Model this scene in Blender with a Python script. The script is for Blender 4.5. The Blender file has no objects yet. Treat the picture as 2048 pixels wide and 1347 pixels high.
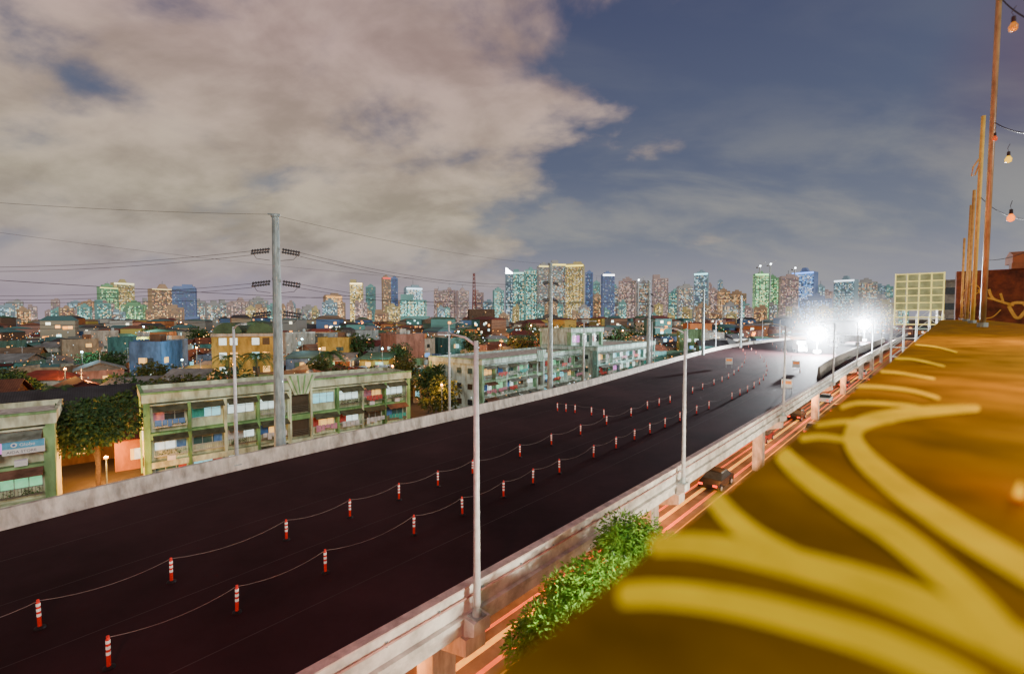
import bpy, math, random
from mathutils import Vector, Matrix
random.seed(7)
S=bpy.context.scene; C=S.collection
F=910.0; PIT=math.atan(36.5/F); CZ=15.2; DZ=5.7
cp,sp=math.cos(PIT),math.sin(PIT)
def ray(px,py):
    a=(px-1024)/F; b=(673.5-py)/F
    return Vector((a,cp+b*sp,-sp+b*cp))
def P(px,py,z):
    d=ray(px,py); t=(z-CZ)/d.z
    return Vector((d.x*t,d.y*t,z))
def Q(px,py,Y):
    d=ray(px,py); t=Y/d.y
    return Vector((d.x*t,Y,CZ+d.z*t))
def topx(v):
    y=v.y*cp-(v.z-CZ)*sp
    return 1024+F*v.x/max(y,.01)
# ---------------------------------------------------------------- materials
def nt(m):
    m.use_nodes=True; t=m.node_tree; t.nodes.clear(); return t
def mat(name,col,rough=.8,var=.25,scale=3.0,metal=0,emit=None,es=1,bump=0,spec=.3,kind=None,col2=None,streak=False,grime=.5):
    m=bpy.data.materials.new(name); t=nt(m); N=t.nodes; L=t.links
    o=N.new('ShaderNodeOutputMaterial'); b=N.new('ShaderNodeBsdfPrincipled'); L.new(b.outputs[0],o.inputs[0])
    b.inputs['Roughness'].default_value=rough; b.inputs['Metallic'].default_value=metal
    b.inputs['Specular IOR Level'].default_value=spec
    tc=N.new('ShaderNodeTexCoord'); no=N.new('ShaderNodeTexNoise'); no.inputs['Scale'].default_value=scale
    no.inputs['Detail'].default_value=6; no.inputs['Roughness'].default_value=.65
    mp=N.new('ShaderNodeMapping'); L.new(tc.outputs['Object'],mp.inputs[0]); L.new(mp.outputs[0],no.inputs['Vector'])
    if streak: mp.inputs['Scale'].default_value=(1,1,.35)
    r=N.new('ShaderNodeValToRGB'); L.new(no.outputs[0],r.inputs[0])
    c2=col2 if col2 else tuple(c*(1-var) for c in col); c1=col if col2 else tuple(min(1,c*(1+var*.5)) for c in col)
    r.color_ramp.elements[0].position=.35; r.color_ramp.elements[1].position=.65
    r.color_ramp.elements[0].color=(*c2,1); r.color_ramp.elements[1].color=(*c1,1)
    src=r.outputs[0]
    if streak:
        n2=N.new('ShaderNodeTexNoise'); n2.inputs['Scale'].default_value=scale*2.3; n2.inputs['Detail'].default_value=8; L.new(mp.outputs[0],n2.inputs['Vector'])
        r2=N.new('ShaderNodeValToRGB'); L.new(n2.outputs[0],r2.inputs[0]); r2.color_ramp.elements[0].position=.36; r2.color_ramp.elements[1].position=.54
        r2.color_ramp.elements[0].color=(.42,.38,.32,1); r2.color_ramp.elements[1].color=(1,1,1,1)
        mx=N.new('ShaderNodeMix'); mx.data_type='RGBA'; mx.blend_type='MULTIPLY'; mx.inputs[0].default_value=grime
        L.new(src,mx.inputs[6]); L.new(r2.outputs[0],mx.inputs[7]); src=mx.outputs[2]
    if kind=='corr':
        w=N.new('ShaderNodeTexWave'); w.inputs['Scale'].default_value=1.6; w.bands_direction='X'; L.new(tc.outputs['Object'],w.inputs[0])
        mx=N.new('ShaderNodeMix'); mx.data_type='RGBA'; mx.blend_type='MULTIPLY'; mx.inputs[0].default_value=.35
        L.new(src,mx.inputs[6]); L.new(w.outputs[0],mx.inputs[7]); src=mx.outputs[2]
    L.new(src,b.inputs['Base Color'])
    if bump:
        bp=N.new('ShaderNodeBump'); bp.inputs['Strength'].default_value=bump; L.new(no.outputs[0],bp.inputs['Height']); L.new(bp.outputs[0],b.inputs['Normal'])
    if emit:
        mx=N.new('ShaderNodeMix'); mx.data_type='RGBA'; mx.blend_type='MULTIPLY'; mx.inputs[0].default_value=.6
        mx.inputs[6].default_value=(*emit,1); L.new(no.outputs[0],mx.inputs[7])
        L.new(mx.outputs[2],b.inputs['Emission Color']); b.inputs['Emission Strength'].default_value=es
        m.cycles.emission_sampling='NONE'
    return m
M={}
M['asphalt']=mat('asphalt',(.047,.021,.023),.75,.45,.12,bump=.04,spec=.08)  # maroon cast of the red light is mixed into the base colour
M['seam']=mat('seam',(.07,.045,.045),.7,.4,.5,spec=.2)
M['street']=mat('street_asphalt',(.24,.15,.10),.7,.4,.5,spec=.3)
M['ground']=mat('ground',(.07,.055,.04),.9,.6,.08)
M['conc']=mat('concrete',(.62,.56,.50),.85,.4,1.3,bump=.15,streak=True)
M['concw']=mat('concrete_white',(.68,.68,.64),.85,.45,.9,bump=.15)
M['concd']=mat('concrete_dark',(.22,.2,.18),.9,.4,1.5)
M['galv']=mat('galvanised_steel',(.66,.69,.71),.45,.2,4,metal=.15)
M['galvd']=mat('grey_steel',(.34,.42,.43),.5,.35,1.5,metal=.15,streak=True)
M['black']=mat('black_rubber',(.02,.02,.02),.7)
M['insul']=mat('insulator',(.07,.07,.08),.4)
M['wire']=mat('wire',(.035,.035,.04),.6)
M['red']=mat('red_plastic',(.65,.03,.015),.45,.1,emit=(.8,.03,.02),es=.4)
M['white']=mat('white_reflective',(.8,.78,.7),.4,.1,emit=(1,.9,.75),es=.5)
M['whitep']=mat('white_paint',(.75,.75,.74),.5,.1)
M['rope']=mat('rope',(.28,.22,.2),.8)
M['pipe']=mat('rusty_pink_pipe',(.5,.29,.25),.6,.4,2)
def leafmat(n,a,b,sc=.9):
    return mat(n,a,.6,0,sc,col2=b,spec=.25)
M['leafn']=leafmat('mango_leaves',(.22,.50,.05),(.04,.16,.018),1.8)
M['leaf']=leafmat('dark_leaves',(.045,.10,.028),(.014,.036,.013),.5)
M['leafo']=leafmat('leaves_olive',(.06,.085,.02),(.02,.032,.01),.6)
M['palm']=leafmat('palm_leaves',(.07,.15,.04),(.025,.06,.02),1)
M['bark']=mat('bark',(.12,.08,.05),.9,.4,5,bump=.3)
M['lamp']=mat('lamp_lens',(.9,.9,.9),.3,emit=(1,.95,.85),es=1.2)
M['orangel']=mat('orange_lamp',(.9,.4,.1),.3,emit=(1,.40,.05),es=5)
M['cooll']=mat('cool_lamp',(.7,.9,.9),.3,emit=(.55,1,1),es=4)
M['redl']=mat('red_lamp',(.9,.1,.05),.3,emit=(1,.05,.008),es=4)
M['orl']=mat('orange_red_bulb',(.6,.08,.01),.3,emit=(1,.22,.01),es=3.2)
M['whitel']=mat('white_lamp',(.9,.9,.9),.3,emit=(.9,.97,1),es=25)
M['flood']=mat('flood_lamp',(.9,.9,.9),.3,emit=(.93,.97,1),es=900)
M['ytrail']=mat('yellow_trail_glow',(.95,.42,.05),.6,.3,2,emit=(1,.45,.06),es=1.5)  # self-lit colour standing in for the light trails of traffic
M['rtrail']=mat('red_trail_glow',(.85,.14,.05),.6,.3,2,emit=(1,.15,.03),es=1.3)
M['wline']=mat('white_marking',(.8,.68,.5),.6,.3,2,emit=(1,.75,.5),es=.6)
M['glass']=mat('dark_glass',(.04,.055,.06),.15,.3,spec=.6)
M['frame']=mat('window_frame',(.42,.45,.40),.6)
M['rail']=mat('railing',(.14,.12,.09),.6)
LIT=[mat('pane_cyan',(.3,.5,.5),.3,.3,3,emit=(.25,.85,1.0),es=1.3),mat('pane_white',(.5,.5,.5),.3,.3,3,emit=(.75,1,.95),es=1.7),
     mat('pane_warm',(.5,.4,.2),.3,.3,3,emit=(1,.5,.12),es=1.9),mat('pane_pink',(.5,.2,.5),.3,.3,3,emit=(.9,.25,.95),es=1.4),
     mat('pane_green',(.3,.5,.3),.3,.3,3,emit=(.2,.9,.45),es=1),mat('pane_blue',(.2,.3,.5),.3,.3,3,emit=(.15,.4,1),es=1.4)]
DK=[M['glass'],mat('pane_teal_dark',(.05,.12,.12),.3),mat('pane_brown_dark',(.07,.05,.03),.5)]
CLOTH=[mat('cloth_blue',(.08,.2,.5)),mat('cloth_red',(.5,.08,.07)),mat('cloth_white',(.6,.6,.6)),mat('cloth_teal',(.05,.35,.3)),mat('cloth_pink',(.55,.25,.35))]
def lightmat(nm,far=False):
    m=bpy.data.materials.new(nm); t=nt(m); N=t.nodes; L=t.links
    o=N.new('ShaderNodeOutputMaterial'); b=N.new('ShaderNodeBsdfPrincipled'); L.new(b.outputs[0],o.inputs[0])
    a=N.new('ShaderNodeAttribute'); a.attribute_name='Col'; L.new(a.outputs['Color'],b.inputs['Emission Color'])
    b.inputs['Base Color'].default_value=(.08,.09,.11,1); b.inputs['Roughness'].default_value=.5; b.inputs['Emission Strength'].default_value=1
    if far:
        L.new(a.outputs['Color'],b.inputs['Base Color']); b.inputs['Roughness'].default_value=.85
        s=N.new('ShaderNodeVectorMath'); s.operation='LENGTH'; L.new(a.outputs['Vector'],s.inputs[0])
        g=N.new('ShaderNodeMath'); g.operation='GREATER_THAN'; g.inputs[1].default_value=1.01; L.new(s.outputs['Value'],g.inputs[0]); L.new(g.outputs[0],b.inputs['Emission Strength'])
    m.cycles.emission_sampling='NONE'; return m
M['lights']=lightmat('window_lights'); M['farh']=lightmat('far_house',True)
# ---------------------------------------------------------------- mesh builder
class MB:
    def __init__(s): s.v=[]; s.f=[]; s.c=[]
    def poly(s,pts,col=None):
        n=len(s.v); s.v+= [tuple(p) for p in pts]; s.f.append(tuple(range(n,n+len(pts))))
        if col is not None: s.c.append(col)
    def box(s,x0,x1,y0,y1,z0,z1,tx=0,ty=0):
        n=len(s.v)
        s.v+=[(x0,y0,z0),(x1,y0,z0),(x1,y1,z0),(x0,y1,z0),(x0+tx,y0+ty,z1),(x1-tx,y0+ty,z1),(x1-tx,y1-ty,z1),(x0+tx,y1-ty,z1)]
        for q in ((0,3,2,1),(4,5,6,7),(0,1,5,4),(1,2,6,5),(2,3,7,6),(3,0,4,7)): s.f.append(tuple(n+i for i in q))
        return s
    def prism(s,pts,z0,z1):
        n=len(s.v);k=len(pts)
        s.v+=[(p[0],p[1],z0) for p in pts]+[(p[0],p[1],z1) for p in pts]
        s.f.append(tuple(n+i for i in range(k))[::-1]); s.f.append(tuple(n+k+i for i in range(k)))
        for i in range(k): j=(i+1)%k; s.f.append((n+i,n+j,n+k+j,n+k+i))
        return s
    def xprism(s,pts,x0,x1):
        n=len(s.v);k=len(pts)
        s.v+=[(x0,p[0],p[1]) for p in pts]+[(x1,p[0],p[1]) for p in pts]
        s.f.append(tuple(n+i for i in range(k))[::-1]); s.f.append(tuple(n+k+i for i in range(k)))
        for i in range(k): j=(i+1)%k; s.f.append((n+i,n+j,n+k+j,n+k+i))
        return s
    def yprism(s,pts,y0,y1):
        n=len(s.v);k=len(pts)
        s.v+=[(p[0],y0,p[1]) for p in pts]+[(p[0],y1,p[1]) for p in pts]
        s.f.append(tuple(n+i for i in range(k))); s.f.append(tuple(n+k+i for i in range(k))[::-1])
        for i in range(k): j=(i+1)%k; s.f.append((n+j,n+i,n+k+i,n+k+j))
        return s
    def tube(s,pts,r,n=8,cap=True):
        pts=[Vector(p) for p in pts]; base=len(s.v); k=len(pts)
        for i,p in enumerate(pts):
            d=(pts[min(i+1,k-1)]-pts[max(i-1,0)]).normalized()
            a=d.cross(Vector((0,0,1)))
            if a.length<.05: a=d.cross(Vector((1,0,0)))
            a.normalize(); b=d.cross(a); rr=r[i] if isinstance(r,(list,tuple)) else r
            for j in range(n):
                t=2*math.pi*j/n; s.v.append(tuple(p+a*math.cos(t)*rr+b*math.sin(t)*rr))
        for i in range(k-1):
            for j in range(n):
                q=(j+1)%n; s.f.append((base+i*n+j,base+i*n+q,base+(i+1)*n+q,base+(i+1)*n+j))
        if cap:
            s.f.append(tuple(base+j for j in range(n))[::-1]); s.f.append(tuple(base+(k-1)*n+j for j in range(n)))
        return s
    def sweep(s,pl,prof,closed=True):
        k=len(pl); m=len(prof); base=len(s.v)
        for i in range(k):
            d=Vector(pl[min(i+1,k-1)][:2])-Vector(pl[max(i-1,0)][:2]); d.normalize(); nx,ny=d.y,-d.x
            for (o,z) in prof: s.v.append((pl[i][0]+nx*o,pl[i][1]+ny*o,z))
        for i in range(k-1):
            for j in range(m if closed else m-1):
                q=(j+1)%m; s.f.append((base+i*m+j,base+(i+1)*m+j,base+(i+1)*m+q,base+i*m+q))
        if closed:
            s.f.append(tuple(base+j for j in range(m))); s.f.append(tuple(base+(k-1)*m+j for j in range(m))[::-1])
        return s
    def build(s,name,m,parent=None,smooth=False):
        me=bpy.data.meshes.new(name); me.from_pydata(s.v,[],s.f); me.update()
        me.materials.append(m)
        if smooth:
            for p in me.polygons: p.use_smooth=True
        if s.c:
            a=me.color_attributes.new('Col','FLOAT_COLOR','CORNER'); d=[]
            for p,c in zip(me.polygons,s.c):
                for _ in range(p.loop_total): d+= [c[0],c[1],c[2],1]
            a.data.foreach_set('color',d)
        o=bpy.data.objects.new(name,me); C.objects.link(o)
        if parent is not None: o.parent=parent
        return o
def bxo(name,m,parent,*a):
    b=MB(); b.box(*a); return b.build(name,m,parent)
def tag(o,label,cat,group=None,kind=None):
    o['label']=label; o['category']=cat
    if group: o['group']=group
    if kind: o['kind']=kind
    return o
def empty(name,loc,rz=0,label='',cat='',group=None):
    o=bpy.data.objects.new(name,None); C.objects.link(o); o.location=loc; o.rotation_euler=(0,0,rz); o.empty_display_size=.2
    return tag(o,label,cat,group)
def struct(o): o['kind']='structure'; return o
def dup(root,loc,rz=None,label=None):
    r=root.copy(); C.objects.link(r); r.location=loc
    if rz is not None: r.rotation_euler=(0,0,rz)
    if label: r['label']=label
    for ch in list(root.children):
        c=ch.copy(); C.objects.link(c); c.parent=r
        for g in list(ch.children):
            d=g.copy(); C.objects.link(d); d.parent=c
    return r
ORD=['','first','second','third','fourth','fifth','sixth','seventh','eighth','ninth','tenth','eleventh','twelfth','thirteenth','fourteenth','fifteenth','sixteenth','seventeenth','eighteenth','nineteenth']
TEN={2:'twent',3:'thirt',4:'fort',5:'fift',6:'sixt'}
def ordw(n):
    if n<20: return ORD[n]
    t,u=divmod(n,10)
    return TEN[t]+'ieth' if u==0 else TEN[t]+'y-'+ORD[u]
def point(loc,col,e,r=.3,name='lamp_light'):
    l=bpy.data.lights.new(name,'POINT'); l.color=col; l.energy=e; l.shadow_soft_size=r
    o=bpy.data.objects.new(name,l); C.objects.link(o); o.location=loc; return o
def cr(pts,n):
    out=[]; pts=[Vector(p) for p in pts]; k=len(pts)
    for i in range(k-1):
        p0=pts[max(i-1,0)];p1=pts[i];p2=pts[i+1];p3=pts[min(i+2,k-1)]
        for j in range(n):
            t=j/n; out.append(.5*((2*p1)+(p2-p0)*t+(2*p0-5*p1+4*p2-p3)*t*t+(3*p1-p0-3*p2+p3)*t**3))
    out.append(pts[-1]); return out
# ================================================================ WORLD
w=bpy.data.worlds.new('World'); S.world=w; w.use_nodes=True; t=w.node_tree; t.nodes.clear(); N=t.nodes; L=t.links
def lk(a,b):
    if isinstance(a,bpy.types.NodeSocket): L.new(a,b)
    else: b.default_value=a
def mth(op,a,b=None,clamp=False):
    n=N.new('ShaderNodeMath'); n.operation=op; n.use_clamp=clamp; lk(a,n.inputs[0])
    if b is not None: lk(b,n.inputs[1])
    return n.outputs[0]
def mr(v,a,b,c,d,smooth=True):
    n=N.new('ShaderNodeMapRange'); n.interpolation_type='SMOOTHSTEP' if smooth else 'LINEAR'
    lk(v,n.inputs[0]); 
    for i,x in enumerate((a,b,c,d)): n.inputs[i+1].default_value=x
    return n.outputs[0]
def mixc(f,a,b,bt='MIX'):
    n=N.new('ShaderNodeMix'); n.data_type='RGBA'; n.blend_type=bt; lk(f,n.inputs[0])
    for x,i in ((a,6),(b,7)):
        if isinstance(x,tuple): n.inputs[i].default_value=(*x,1)
        else: L.new(x,n.inputs[i])
    return n.outputs[2]
def ramp(v,els):
    n=N.new('ShaderNodeValToRGB'); L.new(v,n.inputs[0]); r=n.color_ramp
    r.elements[0].position=els[0][0]; r.elements[0].color=(*els[0][1],1)
    r.elements[1].position=els[-1][0]; r.elements[1].color=(*els[-1][1],1)
    for p,c in els[1:-1]:
        e=r.elements.new(p); e.color=(*c,1)
    return n.outputs[0]
tc=N.new('ShaderNodeTexCoord'); sx=N.new('ShaderNodeSeparateXYZ'); L.new(tc.outputs['Generated'],sx.inputs[0])
X,Y_,Z=sx.outputs
zc=mth('ADD',mth('MAXIMUM',Z,0.0),.38)
cb=N.new('ShaderNodeCombineXYZ'); L.new(mth('DIVIDE',X,zc),cb.inputs[0]); L.new(mth('DIVIDE',Y_,zc),cb.inputs[1])
def noise(scale,det,rough,dist,loc,sc=(1,1,1),rot=0):
    mp=N.new('ShaderNodeMapping'); mp.inputs['Location'].default_value=loc; mp.inputs['Scale'].default_value=sc; mp.inputs['Rotation'].default_value=(0,0,rot)
    L.new(cb.outputs[0],mp.inputs[0]); n=N.new('ShaderNodeTexNoise'); n.inputs['Scale'].default_value=scale; n.inputs['Detail'].default_value=det
    n.inputs['Roughness'].default_value=rough; n.inputs['Distortion'].default_value=dist; L.new(mp.outputs[0],n.inputs['Vector']); return n.outputs[0]
n1=noise(2.3,9,.53,.2,(9.1,3.2,0),(1.0,1.25,1),.35)
n2=noise(3.4,7,.56,.2,(7.3,2.2,0),(1.0,1.3,1),.35)
n3=noise(2.0,7,.56,.3,(1.3,9.2,0),(.8,1.6,1),.2)
edge=mth('ADD',X,mth('MULTIPLY',mth('SUBTRACT',Z,.36),-.22))
side=mr(edge,-.22,.36,1,0)
gap=mth('MULTIPLY',mr(X,-.30,-.62,0,1),mr(Z,.22,.5,0,1))
nn=mth('ADD',mth('MULTIPLY',mth('SUBTRACT',n1,.5),1.25),.5)
d=mth('ADD',nn,mth('MULTIPLY',mth('SUBTRACT',side,.44),.42))
d=mth('SUBTRACT',d,mth('MULTIPLY',gap,.18))
cl=mr(d,.47,.70,0,1)
clear=ramp(Z,[(0,(.32,.30,.37)),(.05,(.29,.28,.34)),(.15,(.20,.22,.28)),(.3,(.115,.135,.21)),(.6,(.062,.07,.145)),(1,(.05,.06,.13))])
cloud=ramp(Z,[(0,(.46,.37,.38)),(.1,(.54,.45,.38)),(.22,(.64,.53,.38)),(.34,(.70,.52,.40)),(.48,(.66,.44,.38)),(1,(.5,.34,.32))])
shade=mr(n2,.32,.68,.60,1.12)
cs=N.new('ShaderNodeCombineColor'); [L.new(shade,cs.inputs[i]) for i in range(3)]
cloud2=mixc(1.0,cloud,cs.outputs[0],'MULTIPLY')
thin=mth('MULTIPLY',mr(n3,.40,.66,0,.75),mr(Z,.42,.13,0.10,1))
c0=mixc(thin,clear,(.38,.37,.34))
c1=mixc(mth('MULTIPLY',cl,.92),c0,cloud2)
hz=mr(Z,0.0,.17,.80,0)
left=mr(X,-.6,.5,0,1)
hcol=mixc(left,(.46,.37,.46),(.37,.37,.43))
c2=mixc(hz,c1,hcol)
c3=mixc(mth('MULTIPLY',mr(X,.60,.74,0,.55),mr(Z,.15,.45,0,1)),c2,(.17,.05,.08))
bg=N.new('ShaderNodeBackground'); L.new(c3,bg.inputs[0]); bg.inputs[1].default_value=1.0
wo=N.new('ShaderNodeOutputWorld'); L.new(bg.outputs[0],wo.inputs[0])
sl=bpy.data.lights.new('city_glow_fill','SUN'); sl.energy=1.7; sl.angle=math.radians(16); sl.color=(1,.99,.86)  # added soft fill standing in for city glow; no sun at night
so=bpy.data.objects.new('city_glow_fill',sl); C.objects.link(so); so.rotation_euler=Vector((-.52,.74,-.34)).to_track_quat('-Z','Y').to_euler()
# ================================================================ CAMERA
cd=bpy.data.cameras.new('camera'); cam=bpy.data.objects.new('camera',cd); C.objects.link(cam); S.camera=cam
cam.location=(0,0,CZ); cam.rotation_euler=(math.pi/2-PIT,0,0); cd.sensor_width=36; cd.lens=F/2048*36; cd.clip_start=.01; cd.clip_end=20000
cd.dof.use_dof=True; cd.dof.focus_distance=60; cd.dof.aperture_fstop=2.0
# ================================================================ GROUND / ROADS
b=MB(); b.poly([(-9000,-400,0),(9000,-400,0),(9000,12000,0),(-9000,12000,0)]); struct(b.build('ground',M['ground']))
zt=DZ+.9
Lt=[P(*p,zt).xy for p in [(0,1020),(270,957),(480,910),(945,812),(1160,764),(1310,725),(1400,702),(1450,691),(1520,681),(1620,671),(1720,662)]]
Lt=[Vector((-46,-14)),Vector((-33,6))]+Lt
Rt=[P(*p,zt).xy for p in [(600,1347),(955,1150),(1180,1025),(1365,921),(1560,808),(1660,750),(1730,710),(1780,684),(1815,665)]]
Rt=[Vector((-32,-18)),Vector((-17,-1.8))]+Rt
LE=cr([(p.x,p.y,0) for p in Lt],8); RE=cr([(p.x,p.y,0) for p in Rt],8)
def frac(pl,n):
    ds=[0]
    for a,b_ in zip(pl,pl[1:]): ds.append(ds[-1]+(b_-a).length)
    out=[]
    for i in range(n):
        s=(i/(n-1))**1.8*ds[-1]; k=0
        while k<len(ds)-2 and ds[k+1]<s: k+=1
        f=(s-ds[k])/(ds[k+1]-ds[k]); out.append(pl[k].lerp(pl[k+1],min(1,f)))
    return out
La,Ra=frac(LE,80),frac(RE,80)
b=MB()
for i in range(79):
    b.poly([(La[i].x,La[i].y,DZ),(Ra[i].x,Ra[i].y,DZ),(Ra[i+1].x,Ra[i+1].y,DZ),(La[i+1].x,La[i+1].y,DZ)])
struct(b.build('road_deck_surface',M['asphalt']))
for f_ in (.2,.41,.62,.81):
    b=MB(); pl=[La[i].lerp(Ra[i],f_) for i in range(80)]; b.sweep(pl,[(-.02,DZ+.004),(.02,DZ+.004)],False); struct(b.build('paving_seam',M['seam']))
b=MB()
for i in range(79):
    b.poly([(La[i].x,La[i].y,DZ-.5),(La[i+1].x,La[i+1].y,DZ-.5),(Ra[i+1].x,Ra[i+1].y,DZ-.5),(Ra[i].x,Ra[i].y,DZ-.5)])
for off in (-5,-9,-13,-17,-20):
    b.sweep([p for p in Ra[:60]],[(off-.25,DZ-.52),(off+.25,DZ-.52),(off+.25,DZ-1.4),(off-.25,DZ-1.4)])
struct(b.build('bridge_underside',M['concd']))
b=MB(); b.sweep(LE,[(0.12,DZ),(0,DZ+.35),(-.05,DZ+.9),(-.3,DZ+.9),(-.3,DZ-1.2),(.1,DZ-1.2)])
tag(b.build('concrete_barrier',M['conc']),'stained concrete parapet along the left edge of the elevated road','barrier')
root=empty('concrete_parapet',(RE[0].x,RE[0].y,DZ),0,'weathered pale concrete parapet along the right edge of the elevated road','barrier')
R0=[Vector((p.x-RE[0].x,p.y-RE[0].y,0)) for p in RE]
b=MB(); b.sweep(R0,[(-.12,0),(0,.9),(.26,.9),(.26,.1),(-.12,.1)]); b.build('parapet_wall',M['concw'],root)
b=MB(); b.sweep(R0,[(-.1,.08),(.42,.08),(.42,-.08),(.32,-.12),(.32,-.5),(-.1,-.5)]); b.build('fascia_beam',M['concw'],root)
b=MB(); b.sweep(R0,[(-.03,.905),(.29,.905),(.29,.95),(-.03,.95)]); b.build('coping',mat('pinkish_coping',(.62,.50,.45),.8,.35,2),root)
def offs(pl,o,z):
    out=[]
    for i in range(len(pl)):
        d_=(pl[min(i+1,len(pl)-1)]-pl[max(i-1,0)]); d_.z=0; d_.normalize(); out.append(Vector((pl[i].x+d_.y*o,pl[i].y-d_.x*o,z)))
    return out
cpr=empty('conduit_pipe',(RE[0].x,RE[0].y,DZ),0,'long reddish conduit pipe clipped to the outer face of the right parapet','pipe')
o=MB().tube(offs(R0,.33,.62),.035,6).build('pipe_run',M['pipe'],cpr)
cl_=frac(offs(R0,.29,.62),150)
for p in cl_[18:100]: 
    bxo('pipe_clip',M['galvd'],cpr,p.x-.035,p.x+.035,p.y-.035,p.y+.035,.55,.69)
b=MB(); b.tube([p for p in offs(RE,.5,DZ-.75)][10:19],.10,8); tag(b.build('drain_pipe',M['concw']),'fat pale drain pipe hung below the fascia beside the nearest pier','pipe')
def edge_px(pl,px):
    a=(px-1024)/F
    for p,q in zip(pl,pl[1:]):
        f0=p.x-a*p.y; f1=q.x-a*q.y
        if p.y>5 and f0*f1<=0 and f0!=f1:
            t_=f0/(f0-f1); r=p.lerp(q,t_); d_=(q-p).normalized(); return r,d_
    return None,None
dirv=Vector((.683,.73,0)); nr=Vector((.73,-.683,0))
base=Vector((-5.1,11,0))
def st(s,o,z): p=base+dirv*s+nr*o; return (p.x,p.y,z)
def strip(o0,o1,z,s0=-40,s1=420,gap=None):
    b=MB()
    if gap:
        s=s0
        while s<s1: b.poly([st(s,o1,z),st(s+gap[0],o1,z),st(s+gap[0],o0,z),st(s,o0,z)]); s+=gap[0]+gap[1]
    else: b.poly([st(s0,o1,z),st(s1,o1,z),st(s1,o0,z),st(s0,o0,z)])
    return b
struct(strip(-12,8.0,.004).build('street',M['street']))
for o,w_,m,g in [(-5.2,.10,'rtrail',None),(-4.5,.18,'rtrail',None),(-3.7,.34,'ytrail',None),(-2.7,.24,'rtrail',None),(-2.0,.1,'ytrail',None),(-1.2,.08,'rtrail',None),(.6,.2,'rtrail',None),(1.5,.12,'wline',(3,4)),(-.2,.34,'ytrail',None),(2.4,.12,'rtrail',None),(3.8,.2,'ytrail',None),(-8,.12,'wline',(3,4))]:
    struct(strip(o-w_/2,o+w_/2,.009,gap=g).build('trail_and_lane_strip',M[m]))  # glowing yellow and red strips imitate traffic light trails; white dashes mark lanes
b=MB(); b.sweep([Vector(st(s,9.5,0)) for s in (-40,420)],[(-1.5,0),(1.0,0),(1.0,.14),(-1.5,.14)]); struct(b.build('pavement',M['conc']))
# ---------------- piers and lights along edges
def lamp_proto():
    r=empty('street_lamp',(0,0,0),0,'','street lamp','galvanised street lamps along the elevated road')
    b=MB(); b.tube([(0,0,0),(0,0,8.7)],[.12,.07],10); b.build('pole',M['galv'],r,True)
    b=MB(); b.box(-.22,.22,-.22,.22,0,.05); b.tube([(0,0,.05),(0,0,.3)],[.16,.13],10); b.build('base_plate',M['galvd'],r)
    b=MB(); b.tube([(0,0,8.55),(-.5,0,8.78),(-1.3,0,8.9)],[.045,.04,.035],8); b.build('arm',M['galv'],r,True)
    b=MB(); b.box(-1.85,-1.25,-.11,.11,8.86,8.95,.06,.03); h=b.build('lamp_head',M['galvd'],r)
    b=MB(); b.box(-1.8,-1.35,-.08,.08,8.84,8.858); b.build('lens',M['lamp'],h)
    return r
lp=None
rp=[948,1367,1567,1665,1712,1742,1760,1776]; lq=[467,898,1168,1304,1375,1432,1480,1525,1560]
def put_lamp(pos,dr,side,label):
    global lp
    rz=math.atan2(dr.y,dr.x)-math.pi/2+(0 if side=='R' else math.pi)
    if lp is None: lp=lamp_proto(); lp.location=pos; lp.rotation_euler=(0,0,rz); lp['label']=label
    else: dup(lp,pos,rz,label)
REo=offs(RE,.66,0); LEo=offs(LE,-.2,0)
pier0=None
for i,px in enumerate(rp):
    po,dr=edge_px(REo,px+4)
    if po is None: continue
    put_lamp((po.x,po.y,DZ+.12),dr,'R','tall grey street lamp, %s from the near end of the right parapet'%ordw(i+1))
    pt=Vector((po.x-dr.y*.66,po.y+dr.x*.66,0))
    rz=math.atan2(dr.y,dr.x)-math.pi/2
    lab='concrete pier with jutting crosshead below the %s street lamp on the right'%ordw(i+1)
    if pier0 is None:
        pier0=empty('bridge_pier',(pt.x,pt.y,0),rz,lab,'pier','piers under the right side of the elevated road')
        bxo('column',M['conc'],pier0,-1.9,-1.0,-.5,.5,0,4.3); bxo('column',M['conc'],pier0,-20,-18.5,-.7,.7,0,4.3)
        b=MB(); b.yprism([(-21,4.3),(-.6,4.3),(.6,4.65),(.6,5.19),(-21,5.19)],-.42,.42); b.build('crosshead',M['conc'],pier0)
        b=MB(); b.yprism([(.425,5.2),(.9,5.4),(.9,5.82),(.46,5.82),(.46,5.6),(.425,5.6)],-.35,.35); b.build('lamp_bracket',M['concw'],pier0)
    else: dup(pier0,(pt.x,pt.y,0),rz,lab)
for i,px in enumerate(lq):
    po,dr=edge_px(LEo,px)
    if po is None: continue
    put_lamp((po.x,po.y,DZ+.3),dr,'L','slim grey street lamp, %s from the left behind the left parapet'%ordw(i+1))
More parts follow.
